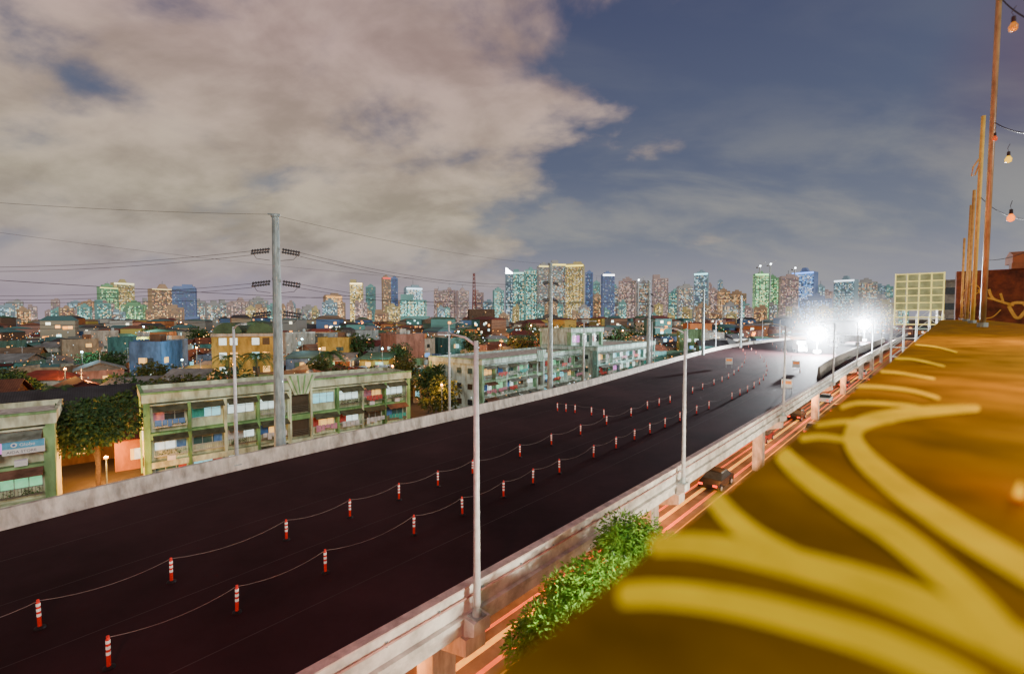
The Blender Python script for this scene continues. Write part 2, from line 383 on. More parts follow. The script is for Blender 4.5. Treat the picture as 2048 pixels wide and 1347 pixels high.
# ---------------- delineator posts
r=empty('delineator_post',(0,0,0),0,'','bollard','red and white delineator posts on the elevated road')
b=MB(); b.tube([(0,0,0),(0,0,.04),(0,0,.07)],[.15,.14,.07],10); b.build('base',M['black'],r)
b=MB(); b.tube([(0,0,.06),(0,0,.8),(0,0,.86)],[.05,.05,.03],10); b.build('post',M['red'],r,True)
for z in (.38,.54,.70):
    b=MB(); b.tube([(0,0,z),(0,0,z+.085)],.053,10); b.build('reflective_band',M['white'],r)
b=MB(); b.tube([(0,0,.84),(0,0,.9)],[.03,.04],8); b.build('cap',M['red'],r)
rows=[('left row',[(-190,1345),(80,1255),(343,1163),(573,1079),(700,1034),(798,999),(876,972),(945,948),(1040,914),(1103,890),(1161,870),(1213,850),(1262,833),(1295,818),(1318,812),(1340,806),(1385,787),(1405,779),(1428,770),(1444,764),(1457,757),(1468,750),(1477,742),(1484,734),(1489,726),(1491,718),(1490,710),(1486,703),(1480,697),(1474,692)],1),
('right row',[(218,1335),(474,1224),(651,1145),(828,1069),(925,1029),(1007,994),(1066,967),(1119,946),(1187,915),(1232,897),(1269,880),(1300,867),(1330,855),(1360,842),(1393,828),(1418,818),(1464,799),(1480,791),(1495,784),(1508,776),(1519,768),(1527,760),(1532,751),(1534,742),(1533,733),(1528,724),(1521,716),(1512,708),(1503,701),(1497,695)],1),
('short back row',[(1115,822),(1132,824),(1150,826),(1183,831),(1208,836)],1),
('far curved row beside the work zone',[(1600,745),(1596,735),(1590,726),(1582,717),(1573,709),(1563,702),(1553,696),(1545,690)],0)]
first=True
for nm,pts,rope in rows:
    W=[P(x,y,DZ) for x,y in pts]
    for i,p in enumerate(W):
        lab='red and white delineator post, %s from the near end of the %s'%(ordw(i+1),nm) if len(nm)<15 else 'red and white delineator post, %s in the far curved row by the floodlights'%ordw(i+1)
        if first: r.location=p; r['label']=lab; first=False
        else: 
            o=dup(r,p,random.random()*6,lab); o.rotation_euler[0]=random.uniform(-.04,.04)
    if rope:
        b=MB()
        for a,c in zip(W,W[1:]):
            if (c-a).length>8 and a.y>40: continue
            pp=[]
            for j in range(9):
                t_=j/8; q=a.lerp(c,t_); q.z=DZ+.86-.33*4*t_*(1-t_)*min(1,(c-a).length/5); pp.append(q)
            b.tube(pp,.009,4)
        tag(b.build('rope',M['rope']),'thin sagging rope strung along the %s of delineator posts'%nm,'rope')
obm=mat('orange_board',(.8,.25,.05),.5,emit=(1,.3,.05),es=.6)
def barr(px,py,lab):
    p=P(px,py,DZ); r=empty('barricade_sign',p,math.radians(-25),lab,'sign','orange and white barricade boards on the far road')
    b=MB(); b.box(-.6,.6,-.03,.03,.7,1.9); b.build('board',M['whitep'],r)
    b=MB(); b.box(-.5,.5,-.04,-.032,1.3,1.7); b.build('orange_panel',obm,r)
    for x in (-.5,.5): b=MB(); b.tube([(x,0,0),(x,0,.7)],.03,6); b.build('leg',M['galv'],r)
barr(1458,735,'orange and white barricade board at the bend of the left post row')
barr(1592,742,'orange and white barricade board nearest the bright work zone')
barr(1573,788,'small barricade board standing by the third right-hand street lamp')
ml=cr([P(1637,757,DZ),P(1660,738,DZ),P(1700,715,DZ),P(1740,697,DZ),P(1768,684,DZ)],6)
b=MB(); b.sweep(ml,[(-.3,DZ+.004),(.3,DZ+.004),(.1,DZ+1.9),(-.1,DZ+1.9)]); tag(b.build('dividing_wall',M['concd']),'dark sloping wall dividing the road at the far work zone','wall')
# ================================================================ trees
def leafcloud(b,cs,n,size,asp=2.2,droop=.3):
    tot=sum(c[3]**2 for c in cs)
    for (cx,cy,cz,r_) in cs:
        for _ in range(int(n*r_*r_/tot)):
            d_=Vector((random.gauss(0,1),random.gauss(0,1),random.gauss(0,1))).normalized()
            rr=r_*(.62+.42*random.random()**.7)*(1 if random.random()<.85 else random.random())
            p=Vector((cx,cy,cz))+Vector((d_.x*rr,d_.y*rr,d_.z*rr*.8))
            a=(d_+Vector((random.uniform(-1,1),random.uniform(-1,1),random.uniform(-.8,.4)-droop))).normalized()
            s_=a.cross(Vector((random.uniform(-1,1),random.uniform(-1,1),random.uniform(-1,1)))).normalized()
            l=size*random.uniform(.7,1.3)
            b.poly([p,p+a*l*.5+s_*l/asp*.5,p+a*l,p+a*l*.5-s_*l/asp*.5])
def tree(x,y,h,rad,label,m='leaf',n=1500,leaf=.5,group='trees among the houses',nc=9,asp=2.0):
    r_=empty('leafy_tree',(x,y,0),0,label,'tree',group)
    zc_=h-rad*.75; b=MB(); cs=[]
    for i in range(nc):
        a=random.uniform(0,6.28); q=rad*.62*math.sqrt(random.random()); rr=rad*random.uniform(.32,.55)
        cs.append((q*math.cos(a),q*math.sin(a),zc_+random.uniform(-.45,.5)*rad*.8+.0,rr))
    leafcloud(b,cs,n,leaf,asp); b.build('crown',M[m],r_)
    b=MB(); b.tube([(0,0,0),(.1,0,zc_*.5),(0,.1,zc_)],[rad*.07,rad*.055,rad*.03],7)
    for c in cs[:6]: b.tube([(0,0,zc_*random.uniform(.45,.75)),(c[0]*.6,c[1]*.6,(zc_*.6+c[2]*.4)),(c[0],c[1],c[2])],[rad*.045,rad*.03,rad*.012],5)
    b.build('trunk',M['bark'],r_); return r_
for (px,Y,h,rad,lab) in [(1112,13.0,6.6,1.45,'bright green leafy tree nearest the camera beside the parapet'),(1180,15.0,6.9,1.75,'bright green mango tree in the middle of the roadside trio'),(1270,18.0,7.3,1.75,'bright green mango tree farthest along the roadside beside the parapet'),(1040,11.2,4.1,1.0,'low green sapling poking out under the painted ledge')]:
    tree((px-1024)/F*Y,Y,h,rad,lab,'leafn',10000,.19,group='green roadside trees below the parapet',nc=30,asp=3.2)
tree(-34.6,37.5,8.7,3.1,'dark tree between the two nearest apartment blocks','leaf',6500,.32,nc=20)
# ================================================================ APARTMENTS
def amat(n,c,v=.35): return mat(n,c,.85,v,.7,streak=True,grime=.75)
PAL={'B':(amat('cream_green_plaster',(.64,.72,.50)),amat('green_trim',(.22,.44,.17)),amat('olive_awning',(.10,.10,.06))),
     'A':(amat('pale_plaster',(.66,.70,.50)),amat('sage_trim',(.25,.43,.19)),amat('rust_awning',(.18,.09,.06))),
     'C':(amat('pale_blue_plaster',(.58,.76,.72)),amat('green_band',(.30,.55,.36)),amat('grey_awning',(.2,.22,.19))),
     'D':(amat('pale_grey_plaster',(.54,.71,.65)),amat('teal_band',(.26,.48,.43)),amat('grey_green_awning',(.17,.2,.17)))}
def window(root,x0,x1,z0,z1,y,kind):
    b=MB(); t_=.06
    b.box(x0,x1,y-.07,y,z0,z0+t_); b.box(x0,x1,y-.07,y,z1-t_,z1); b.box(x0,x0+t_,y-.07,y,z0+t_,z1-t_); b.box(x1-t_,x1,y-.07,y,z0+t_,z1-t_)
    n=3 if x1-x0>1.5 else 2
    for i in range(1,n): q=x0+(x1-x0)*i/n; b.box(q-.025,q+.025,y-.065,y,z0+t_,z1-t_)
    b.box(x0+t_,x1-t_,y-.06,y,z0+(z1-z0)*.66,z0+(z1-z0)*.66+.04)
    f=b.build('window',M['frame'],root)
    b=MB(); b.box(x0+.03,x1-.03,y-.03,y-.002,z0+.03,z1-.03); b.build('pane',kind,f)
    if random.random()<.6:
        b=MB(); q=random.uniform(.25,.6)*(x1-x0); s=x0 if random.random()<.5 else x1-q
        k=6
        pts=[(s+q*i/k,y-.085-.02*(i%2)) for i in range(k+1)]
        for i in range(k): b.poly([(pts[i][0],pts[i][1],z0+.08),(pts[i+1][0],pts[i+1][1],z0+.08),(pts[i+1][0],pts[i+1][1],z1-.08),(pts[i][0],pts[i][1],z1-.08)])
        b.build('curtain',random.choice(CLOTH),f)
    return f
def apartment(c0,c1,D,H,ns,bays,stair,pal,label,litp=.6,fan=True,detail=True):
    wallm,trim,awn=PAL[pal]
    dx,dy=c1[0]-c0[0],c1[1]-c0[1]; Ln=math.hypot(dx,dy)
    r_=empty('apartment_block',(c0[0],c0[1],0),math.atan2(dy,dx),label,'apartment building')
    fh=(H-.9)/ns; b=MB(); b.box(.15,Ln-.15,.5,D,0,H-.5); b.build('wall',wallm,r_)
    bxo('corner_pillar',trim,r_,0,.45,-.25,.9,0,H-.4); bxo('corner_pillar',trim,r_,Ln-.45,Ln,-.25,.9,0,H-.4); bxo('corner_pillar',trim,r_,.0,.12,D-.4,D+.1,0,H-.76)
    b=MB(); b.box(-.1,Ln+.1,-.35,-.1,H-.75,H); b.box(-.1,.1,-.1,D+.1,H-.75,H); b.box(Ln-.1,Ln+.1,-.1,D+.1,H-.75,H); b.box(.1,Ln-.1,D-.1,D+.1,H-.75,H); b.build('roof_parapet',wallm,r_)
    b=MB(); b.box(-.15,Ln+.15,-.42,-.05,H+.002,H+.16); b.box(-.15,.1,-.05,D+.1,H+.002,H+.16); b.build('cornice',trim,r_)
    bxo('roof',M['conc'],r_,.1,Ln-.1,-.1,D-.1,H-.5,H-.4)
    if detail:
        for k in range(ns):
            for yy in (2.0,4.4):
                bxo('side_window',random.choice(DK+LIT[:2]),r_,.09,.147,yy,yy+1.0,k*fh+1.1,k*fh+2.0)
    for k in range(1,ns+1):
        z=k*fh-.15
        b=MB(); b.box(.45,Ln-.45,-.2,.5,z-.42 if k<ns else z,z+.12); b.build('floor_band',wallm if k%2 else trim,r_)
    sw=2.3 if stair else 0; bw=(Ln-.9-sw)/bays; xs=.45
    for i in range(bays):
        if stair and i==bays//2:
            x=xs
            bxo('stair_pillar',wallm,r_,x,x+.2,-.45,.5,0,H-.76); bxo('stair_pillar',wallm,r_,x+sw-.2,x+sw,-.45,.5,0,H-.76)
            for k in range(ns):
                b=MB(); b.box(x+.2,x+sw-.2,.3,.49,k*fh+.15,(k+1)*fh-.6); b.build('stair_opening',DK[2],r_)
                b=MB()
                for q in range(5): b.box(x+.2,x+sw-.2,-.3,-.25,k*fh+.2+q*.18,k*fh+.24+q*.18)
                b.box(x+.2,x+.24,-.245,-.2,k*fh+.2,k*fh+1); b.build('railing',M['rail'],r_)
            if fan:
                b=MB(); cx=x+sw/2
                b.yprism([(cx-.7,H-1.3),(cx+.7,H-1.3),(cx+1.5,H+.75),(cx-1.5,H+.75)],-.6,-.455); b.build('fan_pediment',wallm,r_)
                for q in (-.75,-.25,.25,.75): b=MB(); b.yprism([(cx+q*.55-.05,H-1.25),(cx+q*.55+.05,H-1.25),(cx+q*1.5+.08,H+.7),(cx+q*1.5-.08,H+.7)],-.66,-.602); b.build('fan_rib',trim,r_)
            xs+=sw
        x0,x1=xs,xs+bw; xs+=bw
        b=MB(); b.box(x1-.12,x1+.12,-.24,.5,0,H-.97); b.build('pillar',wallm if i%2 else trim,r_)
        for k in range(ns):
            z0=k*fh+.8; z1=(k+1)*fh-.62
            m=random.choice([LIT[0],LIT[1],LIT[2],LIT[0],LIT[1],LIT[4]]) if random.random()<litp else random.choice(DK)
            if random.random()<.04: m=LIT[3]
            window(r_,x0+.25,x1-.25,z0,z1,.49,m)
            if not detail: continue
            if random.random()<.8:
                b=MB(); e=random.uniform(.6,1.1); b.xprism([(-.2,z1+.36),(-.2,z1+.4),(-.2-e,z1+.02),(-.2-e,z1-.03)],x0+.15,x1-.15); b.build('awning',awn if random.random()<.7 else random.choice(list(PAL.values()))[2],r_)
            if random.random()<.65:
                b=MB(); ya=-.55
                b.box(x0+.2,x1-.2,ya,ya+.03,z0-.25,z0-.2); b.box(x0+.2,x1-.2,ya,ya+.03,z0+.3,z0+.33)
                nb=int((x1-x0-.4)/.16)
                for q in range(nb+1): xx=x0+.2+q*(x1-x0-.43)/nb; b.box(xx,xx+.03,ya+.003,ya+.027,z0-.2,z0+.3)
                b.box(x0+.2,x1-.2,ya,-.21,z0-.3,z0-.251)
                b.build('window_grille',M['rail'] if random.random()<.7 else M['frame'],r_)
                if random.random()<.4:
                    b=MB(); cs=[(random.uniform(x0+.4,x1-.4),-.4,z0-.05,.22) for _ in range(4)]; leafcloud(b,cs,120,.16); b.build('potted_plants',M['palm'],r_)
            if random.random()<.3:
                b=MB(); xx=x0+.3; k_=random.choice(CLOTH)
                while xx<x1-.6:
                    ww=random.uniform(.25,.5); hh=random.uniform(.35,.7); b.poly([(xx,-.62,z0+.35-hh),(xx+ww,-.62,z0+.33-hh),(xx+ww,-.6,z0+.38),(xx,-.6,z0+.38)]); xx+=ww+.06
                b.build('laundry',k_,r_)
            if random.random()<.25:
                b=MB(); xx=random.uniform(x0+.4,x1-1); b.box(xx,xx+.6,-.55,-.2,z0-.75,z0-.35); b.build('air_conditioner',M['whitep'],r_)
    return r_
zr=8.6
def roofpt(px,py,z=zr): p=P(px,py,z); return (p.x,p.y)
a1=roofpt(108,823); dA=(.745,.665); a0=(a1[0]-dA[0]*14,a1[1]-dA[1]*14)
apartment(a0,a1,7,zr,3,5,False,'A','pale sage apartment block with rusty awnings cut off by left edge',.35,False)
b0=roofpt(285,789); b1=roofpt(818,743)
apartment(b0,b1,7,zr,3,8,True,'B','long cream and green three storey apartment block behind the tall steel pylon',.62)
c0=roofpt(962,720); c1=roofpt(1163,698)
apartment(c0,c1,12,zr,3,10,True,'C','pale blue apartment block with white fan ornament right of the near street lamp',.6)
d0=roofpt(1193,700); d1=roofpt(1308,687)
apartment(d0,d1,14,zr+.6,3,9,False,'D','pale grey apartment block farthest along the left parapet',.6,False)
e=Vector((d0[0],d0[1])); apartment((e.x-5,e.y+4),(e.x+3.5,e.y+12),9,13,4,3,False,'C','taller plain grey block rising behind the farthest pale apartment block',.3,False,False)
def textmesh(s,size,m,parent,loc,name):
    cu=bpy.data.curves.new(name,'FONT'); cu.body=s; cu.size=size; cu.extrude=.004; ob=bpy.data.objects.new('tmp',cu); C.objects.link(ob)
    dg=bpy.context.evaluated_depsgraph_get(); me=bpy.data.meshes.new_from_object(ob.evaluated_get(dg)); bpy.data.objects.remove(ob)
    me.materials.clear(); me.materials.append(m)
    o=bpy.data.objects.new(name,me); C.objects.link(o); o.parent=parent; o.location=loc; o.rotation_euler=(math.pi/2,0,0); return o
pA=Vector((a1[0],a1[1],0))-Vector((dA[0],dA[1],0))*2.45+Vector((.665,-.745,0))*.95
rb=empty('shop_banner',(pA.x,pA.y,6.1),math.atan2(dA[1],dA[0]),'blue and white shop banner hung on the leftmost apartment block','banner')
b=MB(); b.box(0,2.0,0,.03,0,.9); b.build('cloth',M['whitep'],rb)
b=MB(); b.box(.02,1.98,-.006,-.002,.4,.88); b.build('blue_field',mat('banner_blue',(.10,.34,.52),emit=(.1,.35,.55),es=.2),rb)
textmesh('Globe',.3,M['whitep'],rb,(.8,-.012,.54),'lettering')
textmesh('AIDA STORE',.25,mat('dark_letters',(.10,.11,.15)),rb,(.2,-.006,.1),'lettering')
b=MB(); b.tube([(.55,-.008,.65),(.55,-.02,.65)],.15,16); b.build('round_logo',M['whitep'],rb)
b=MB(); b.tube([(.55,-.021,.65),(.55,-.026,.65)],.08,16); b.build('logo_centre',CLOTH[0],rb)
b=MB(); b.box(-2.2,-.1,-.02,.0,-.1,.9); tb=b.build('tarpaulin',CLOTH[3]); tb.location=(pA.x,pA.y,5.9); tb.rotation_euler=(0,0,math.atan2(dA[1],dA[0])); tag(tb,'teal tarpaulin hanging left of the blue and white banner','tarpaulin')
# ================================================================ PYLONS and wires
def pylon_parts(r_):
    b=MB(); b.tube([(0,0,0),(0,0,22.5)],[.44,.24],12); b.build('mast',M['galvd'],r_)
    b=MB(); b.tube([(0,0,22.5),(0,0,22.62)],.32,12); b.build('mast_cap',M['galvd'],r_)
    bxo('wire_bracket',M['galvd'],r_,-.5,.3,-.06,.06,22.63,22.73)
    for z in (6,12,18): b=MB(); b.tube([(0,0,z),(0,0,z+.12)],[.45-.2*z/22.5+.02]*2,12); b.build('joint_collar',M['galvd'],r_)
    for z in (20.2,17.9,15.7):
        for s in (-1,1):
            for o in (0,-.22):
                b=MB(); p=[];q=[]
                for i in range(15):
                    t_=i/14; x=s*(.4+1.2*t_); zz=z+o-.18*abs(t_)-.0; p.append((x,o*.8,zz)); q.append(.115 if i%2 else .04)
                b.tube(p,q,8); b.build('insulator_string',M['insul'],r_)
            b=MB(); b.tube([(s*1.6,0,z-.2),(s*1.2,-.3,z-.75),(s*.35,-.3,z-.85)],.02,5); b.build('jumper_wire',M['wire'],r_)
pp=[(-17.0,33.0),(5.2,62.0),(27,90),(50,119),(75,149)]
py0=empty('steel_pylon',(pp[0][0],pp[0][1],0),math.radians(15),'tall tapered grey steel pylon with ribbed insulators behind the left parapet','pylon','steel power pylons beside the elevated road')
pylon_parts(py0)
labs=['','steel power pylon rising behind the pale blue apartment block','steel power pylon behind the farthest pale apartment block','small distant steel pylon, second from the farthest','farthest small steel pylon beside the bend']
for i in range(1,5): dup(py0,(pp[i][0],pp[i][1],0),math.radians(45),labs[i])
P0=Vector((-17,33,0)); PL=Vector((-66,37,0))
def wire(a,c,sag,r_=.016):
    b=MB(); p=[]
    for j in range(25):
        t_=j/24; q=a.lerp(c,t_); q.z-=sag*4*t_*(1-t_); p.append(q)
    b.tube(p,r_,4); return b.build('power_line',M['wire'])
for (za,zl,nm) in [(20.0,20.6,'upper'),(17.7,18.6,'middle'),(15.5,16.4,'lower')]:
    for o in (0,.28):
        a=P0-Vector((1.55,.41,0))+Vector((0,0,za-o)); c=PL+Vector((1.7,o*3,zl-o))
        tag(wire(a,c,1.2),'%s %s power line running left from the tall pylon'%(nm,'upper strand' if o==0 else 'lower strand'),'power line','power lines')
    for i in range(4):
        A=Vector((*pp[i],0)); B=Vector((*pp[i+1],0)); u=(B-A).normalized()*1.6
        for o in (0,.28):
            st0=A+(Vector((1.55,.41,0)) if i==0 else u)+Vector((0,0,za-o)); tag(wire(st0,B-u+Vector((0,0,za-o)),1.0),'%s power line, %s strand, in the %s span right of the tall pylon'%(nm,'higher' if o==0 else 'lower',ordw(i+1)),'power line','power lines')
tag(wire(P0+Vector((-.4,0,22.68)),PL+Vector((14,-7,24.5)),.5,.012),'thin topmost wire rising left from the pylon cap','power line')
for i in range(4): tag(wire(Vector((*pp[i],22.6)),Vector((*pp[i+1],22.6)),.6,.012),'thin topmost earth wire in the %s span right of the tall pylon'%ordw(i+1),'power line')
tag(wire(Vector((-60,46,25)),Vector((5,63,19.5)),.8,.014),'faint long wire passing behind the tall pylon','power line')
tag(wire(Vector((-38,27,18)),Vector((20,60,17.5)),.9,.02),'dark thick cable crossing low in front of the skyline','power line')
tag(wire(Vector((-38,24,16)),Vector((-8,60,19)),.5,.016),'single cable climbing from the left edge behind the pylon','power line')
# ================================================================ HOUSES
WALLS=[('beige',(.30,.25,.18)),('white',(.42,.41,.37)),('grey',(.20,.21,.20)),('yellow',(.42,.30,.07)),('brown',(.15,.09,.06)),('pink',(.30,.16,.13)),('teal',(.08,.22,.21)),('green',(.13,.22,.11)),('orange',(.40,.15,.05)),('blue',(.08,.15,.29))]
ROOFS=[('rust',(.18,.065,.035)),('maroon',(.12,.025,.022)),('grey',(.21,.22,.22)),('teal',(.065,.16,.16)),('dark',(.045,.045,.05)),('tan',(.2,.14,.09)),('green',(.055,.12,.07))]
WM=[(n,mat('wall_'+n,c,.85,.4,.6,streak=True)) for n,c in WALLS]; RM=[(n,mat('roof_'+n,c,.7,.5,.5,kind='corr')) for n,c in ROOFS]
HL={}
def house(x,y,w_,d_,h,rz,wi,ri,rt,nw,lab=None,litp=.65):
    wn,wm=WM[wi]; rn,rm=RM[ri]
    tname={'gable':'pitched','hip':'hipped','flat':'flat','shed':'lean-to'}[rt]
    r_=empty('house',(x,y,0),rz,lab or '','house','low houses of the district left of the road')
    if not lab: HL.setdefault('%s house with %s %s roof'%(wn,rn,tname),[]).append(r_)
    b=MB(); hx,hy=w_/2,d_/2
    b.box(-hx,hx,-hy,hy,0,h)
    if rt=='flat': b.box(-hx,hx,-hy,-hy+.2,h,h+.7); b.box(-hx,-hx+.2,-hy+.2,hy,h,h+.7); b.box(hx-.2,hx,-hy+.2,hy,h,h+.7)
    b.build('wall',wm,r_)
    b=MB(); e=.4; rh=w_*.13+.5
    if rt=='gable': b.xprism([(-hy-e,h-.05),(0,h+rh),(hy+e,h-.05),(hy+e,h+.1),(0,h+rh+.15),(-hy-e,h+.1)],-hx-e,hx+e); b.xprism([(-hy+.01,h+.001),(hy-.01,h+.001),(0,h+rh-.05)],-hx+.05,hx-.05)
    elif rt=='hip':
        n=len(b.v); b.v+=[(-hx-e,-hy-e,h),(hx+e,-hy-e,h),(hx+e,hy+e,h),(-hx-e,hy+e,h),(-hx*.45,0,h+rh),(hx*.45,0,h+rh)]
        b.f+=[(n,n+1,n+5,n+4),(n+1,n+2,n+5),(n+2,n+3,n+4,n+5),(n+3,n,n+4),(n+3,n+2,n+1,n)]
    elif rt=='shed': b.xprism([(-hy-e,h+.02),(hy+e,h+rh*.8),(hy+e,h+rh*.8+.1),(-hy-e,h+.12)],-hx-e,hx+e); b.xprism([(-hy+.01,h+.001),(hy-.01,h+.001),(hy-.01,h+rh*.7)],-hx+.05,hx-.05)
    else: b.box(-hx+.2,hx-.2,-hy+.2,hy-.01,h+.01,h+.1)
    b.build('roof',rm,r_)
    if rt=='flat' and random.random()<.6: q=random.uniform(-hx*.5,hx*.3); bxo('roof_room',random.choice(WM)[1],r_,q,q+2.0,-1,1,h+.1,h+2.0)
    if rt=='flat' and random.random()<.4:
        b=MB(); b.tube([(hx*.7,0,h+.1),(hx*.7,0,h+1.5),(hx*.7,0,h+1.7)],[.5,.5,.2],10); b.build('water_tank',M['galvd'],r_)
    if rt!='flat' and random.random()<.4 and y<130:
        b=MB(); b.tube([(hx*.5,0,h),(hx*.5,0,h+rh+1.8)],.03,4); b.tube([(hx*.5-.5,0,h+rh+1.6),(hx*.5+.5,0,h+rh+1.6)],.02,4); b.build('antenna',M['galv'],r_)
    if y<110:
        for s in range(2):
            q=random.uniform(-hx,0); zz=2.85 if s==0 else min(h-.3,5.4); b=MB(); b.xprism([(-hy-1.1,zz-.35),(-hy-.01,zz),(-hy-.01,zz+.05),(-hy-1.1,zz-.29)],q,q+hx*.9); b.build('canopy',RM[random.randrange(7)][1],r_)
            if h<5: break
    if h>5 and y<150:
        b=MB(); b.box(-hx-.02,hx+.02,-hy-.06,-hy-.001,2.95,3.15); b.build('floor_band',random.choice(WM)[1],r_)
    fl=max(1,int(h/2.7))
    for k in range(nw):
        f=k%fl; face=random.random()
        z0=1.0+f*2.7
        ww=min(random.uniform(.7,1.5),hx*.8)
        m=random.choice(LIT[:3]+[LIT[2],LIT[2]]+LIT[4:]) if random.random()<litp else random.choice(DK)
        b=MB()
        if face<.6:
            q=random.uniform(-hx+.3,hx-.3-ww); b.box(q,q+ww,-hy-.09,-hy-.062,z0,z0+1.1)
        else:
            q=random.uniform(-hy+.3,hy-.3-min(ww,1.4)); b.box(hx+.003,hx+.05,q,q+min(ww,1.4),z0,z0+1.1)
        b.build('window',m,r_)
    return r_
def leftlim(Y):
    for p,q in zip(LE,LE[1:]):
        if p.y<=Y<=q.y: return p.x+(Y-p.y)/(q.y-p.y)*(q.x-p.x)
    return LE[-1].x+(Y-LE[-1].y)*1.0
def inrot(x,y,c0,c1,D,mg):
    dx,dy=c1[0]-c0[0],c1[1]-c0[1]; Ln=math.hypot(dx,dy); dx/=Ln;dy/=Ln
    u=(x-c0[0])*dx+(y-c0[1])*dy; v=-(x-c0[0])*dy+(y-c0[1])*dx
    return -mg-6<u<Ln+mg+6 and -40<v<D+mg
blocks=[(a0,a1,7),(b0,b1,7),(c0,c1,12),(d0,d1,22)]
Ys=[50,56,62,69,76,84,93,103,114,127,141,158,178,202]
cnt=0
for ri_,Yr in enumerate(Ys):
    sp_=4.7+Yr*.040; x=-Yr*1.16+random.uniform(0,4); lim=leftlim(Yr+5)-9
    while x<lim:
        yy=Yr+random.uniform(-2,2); w_=random.uniform(.65,1.0)*sp_; dd=max(4.6,min(random.uniform(.65,.95)*sp_,13))
        if not any(inrot(x,yy,*bl,3) for bl in blocks) and abs(x+57)+abs(yy-97)>12 and not (-66<x<-40 and 38<yy<54) and random.random()<.93 and cnt<298:
            h=random.choice([2.9,3.2,3.4,5.4,5.8]) if Yr>60 else random.choice([2.8,3.0,3.2,3.4])
            if Yr>85 and random.random()<.12: h=random.uniform(8,10.5)
            rt=random.choices(['gable','hip','flat','shed'],[.38,.22,.18,.22])[0]
            if h>7.5: rt='flat'
            nw=(6 if Yr<120 else 4) if h<7.5 else 11
            house(x,yy,w_,dd,h,random.choice([.75,.75,-.82,.3,.1,-.2])+random.uniform(-.15,.15),random.choices(range(10),[4,4,4,1.2,3,2,1.5,1,2,1.5])[0],random.choices(range(7),[4,2,5,3,3,2,1.5])[0],rt,nw); cnt+=1
        x+=sp_*random.uniform(.85,1.12)
print('houses',cnt)
for base_,lst in HL.items():
    lst.sort(key=lambda o:topx(o.location))
    for i,o in enumerate(lst):
        o['label']='small '+base_ if len(lst)==1 else base_+', %s from the left of its kind'%ordw(i+1)
b=MB()
def fbox(x,y,w_,d_,h,rz,wc,rc):
    ca,sa=math.cos(rz),math.sin(rz)
    def g(u,v,z): return (x+u*ca-v*sa,y+u*sa+v*ca,z)
    hx,hy=w_/2,d_/2; cs=[(-hx,-hy),(hx,-hy),(hx,hy),(-hx,hy)]
    for i in range(4):
        a,c=cs[i],cs[(i+1)%4]; b.poly([g(*a,0),g(*c,0),g(*c,h),g(*a,h)],wc)
    r=random.uniform(0,1)*w_*.2
    b.poly([g(-hx-.4,-hy-.4,h),g(hx+.4,-hy-.4,h),g(hx*.7,0,h+r),g(-hx*.7,0,h+r)],rc); b.poly([g(hx+.4,hy+.4,h),g(-hx-.4,hy+.4,h),g(-hx*.7,0,h+r),g(hx*.7,0,h+r)],rc)
    b.poly([g(-hx-.4,hy+.4,h),g(-hx-.4,-hy-.4,h),g(-hx*.7,0,h+r)],rc); b.poly([g(hx+.4,-hy-.4,h),g(hx+.4,hy+.4,h),g(hx*.7,0,h+r)],rc)
    for _ in range(int(3+h*.6)):
        if random.random()<.7:
            q=random.uniform(-hx+.3,hx-2); z=random.uniform(.5,max(1,h-2)); c=random.choice([(2,.7,.1),(2,.85,.2),(2,.7,.1),(1,1.6,1.6),(1.8,1.8,1.4)])
            b.poly([g(q,-hy-.1,z),g(q+1.6,-hy-.1,z),g(q+1.6,-hy-.1,z+1.3),g(q,-hy-.1,z+1.3)],c)
Yf=215
while Yf<720:
    sp_=9+Yf*.018; x=-Yf*1.16; lim=leftlim(Yf+5)-10 if Yf<430 else 400
    while x<lim:
        h=random.choice([4,6,6,7,9]) if random.random()<.88 else random.uniform(10,16)
        fbox(x,Yf+random.uniform(-4,4),sp_*random.uniform(.7,1),min(12,sp_*.8),h,random.choice([.7,-.8,.2,.0])+random.uniform(-.1,.1),random.choice(WALLS)[1],random.choice(ROOFS)[1]); x+=sp_*random.uniform(.9,1.2)
    Yf+=sp_*1.4
tag(b.build('distant_houses',M['farh']),'mass of small distant houses packed below the skyline','houses',kind='stuff')
house(-52,45.5,22,6,4.6,.72,4,4,'shed',9,'long low brown building with dark lean-to roof left of the near block')
house(-63,52,9,7,6.2,.6,5,0,'gable',7,'pinkish two storey house with rust roof behind the long brown building')
dr_=empty('domed_building',(-56,97,0),.35,'yellow building with two dark rounded vault roofs behind the cream apartment block','building')
b=MB(); b.box(-5.8,5.8,-5,5,0,12.2); b.build('wall',WM[3][1],dr_)
for s in (-2.9,2.9):
    b=MB(); pts=[(s+2.5*math.cos(math.pi*i/12),12.3+2.1*math.sin(math.pi*i/12)) for i in range(13)]; b.yprism(pts[::-1],-5.4,4.8); b.build('vault_roof',RM[6][1],dr_)
    for k in range(4):
        for q in (-1.6,.3):
            b=MB(); b.box(s+q,s+q+1.3,-5.06,-5.004,1.2+k*2.9,2.6+k*2.9); b.build('window',random.choice(LIT[:3]+DK),dr_)
b=MB(); b.box(-5.9,5.9,-5.3,-5.07,11.6,12.2); b.build('cornice',WM[1][1],dr_)
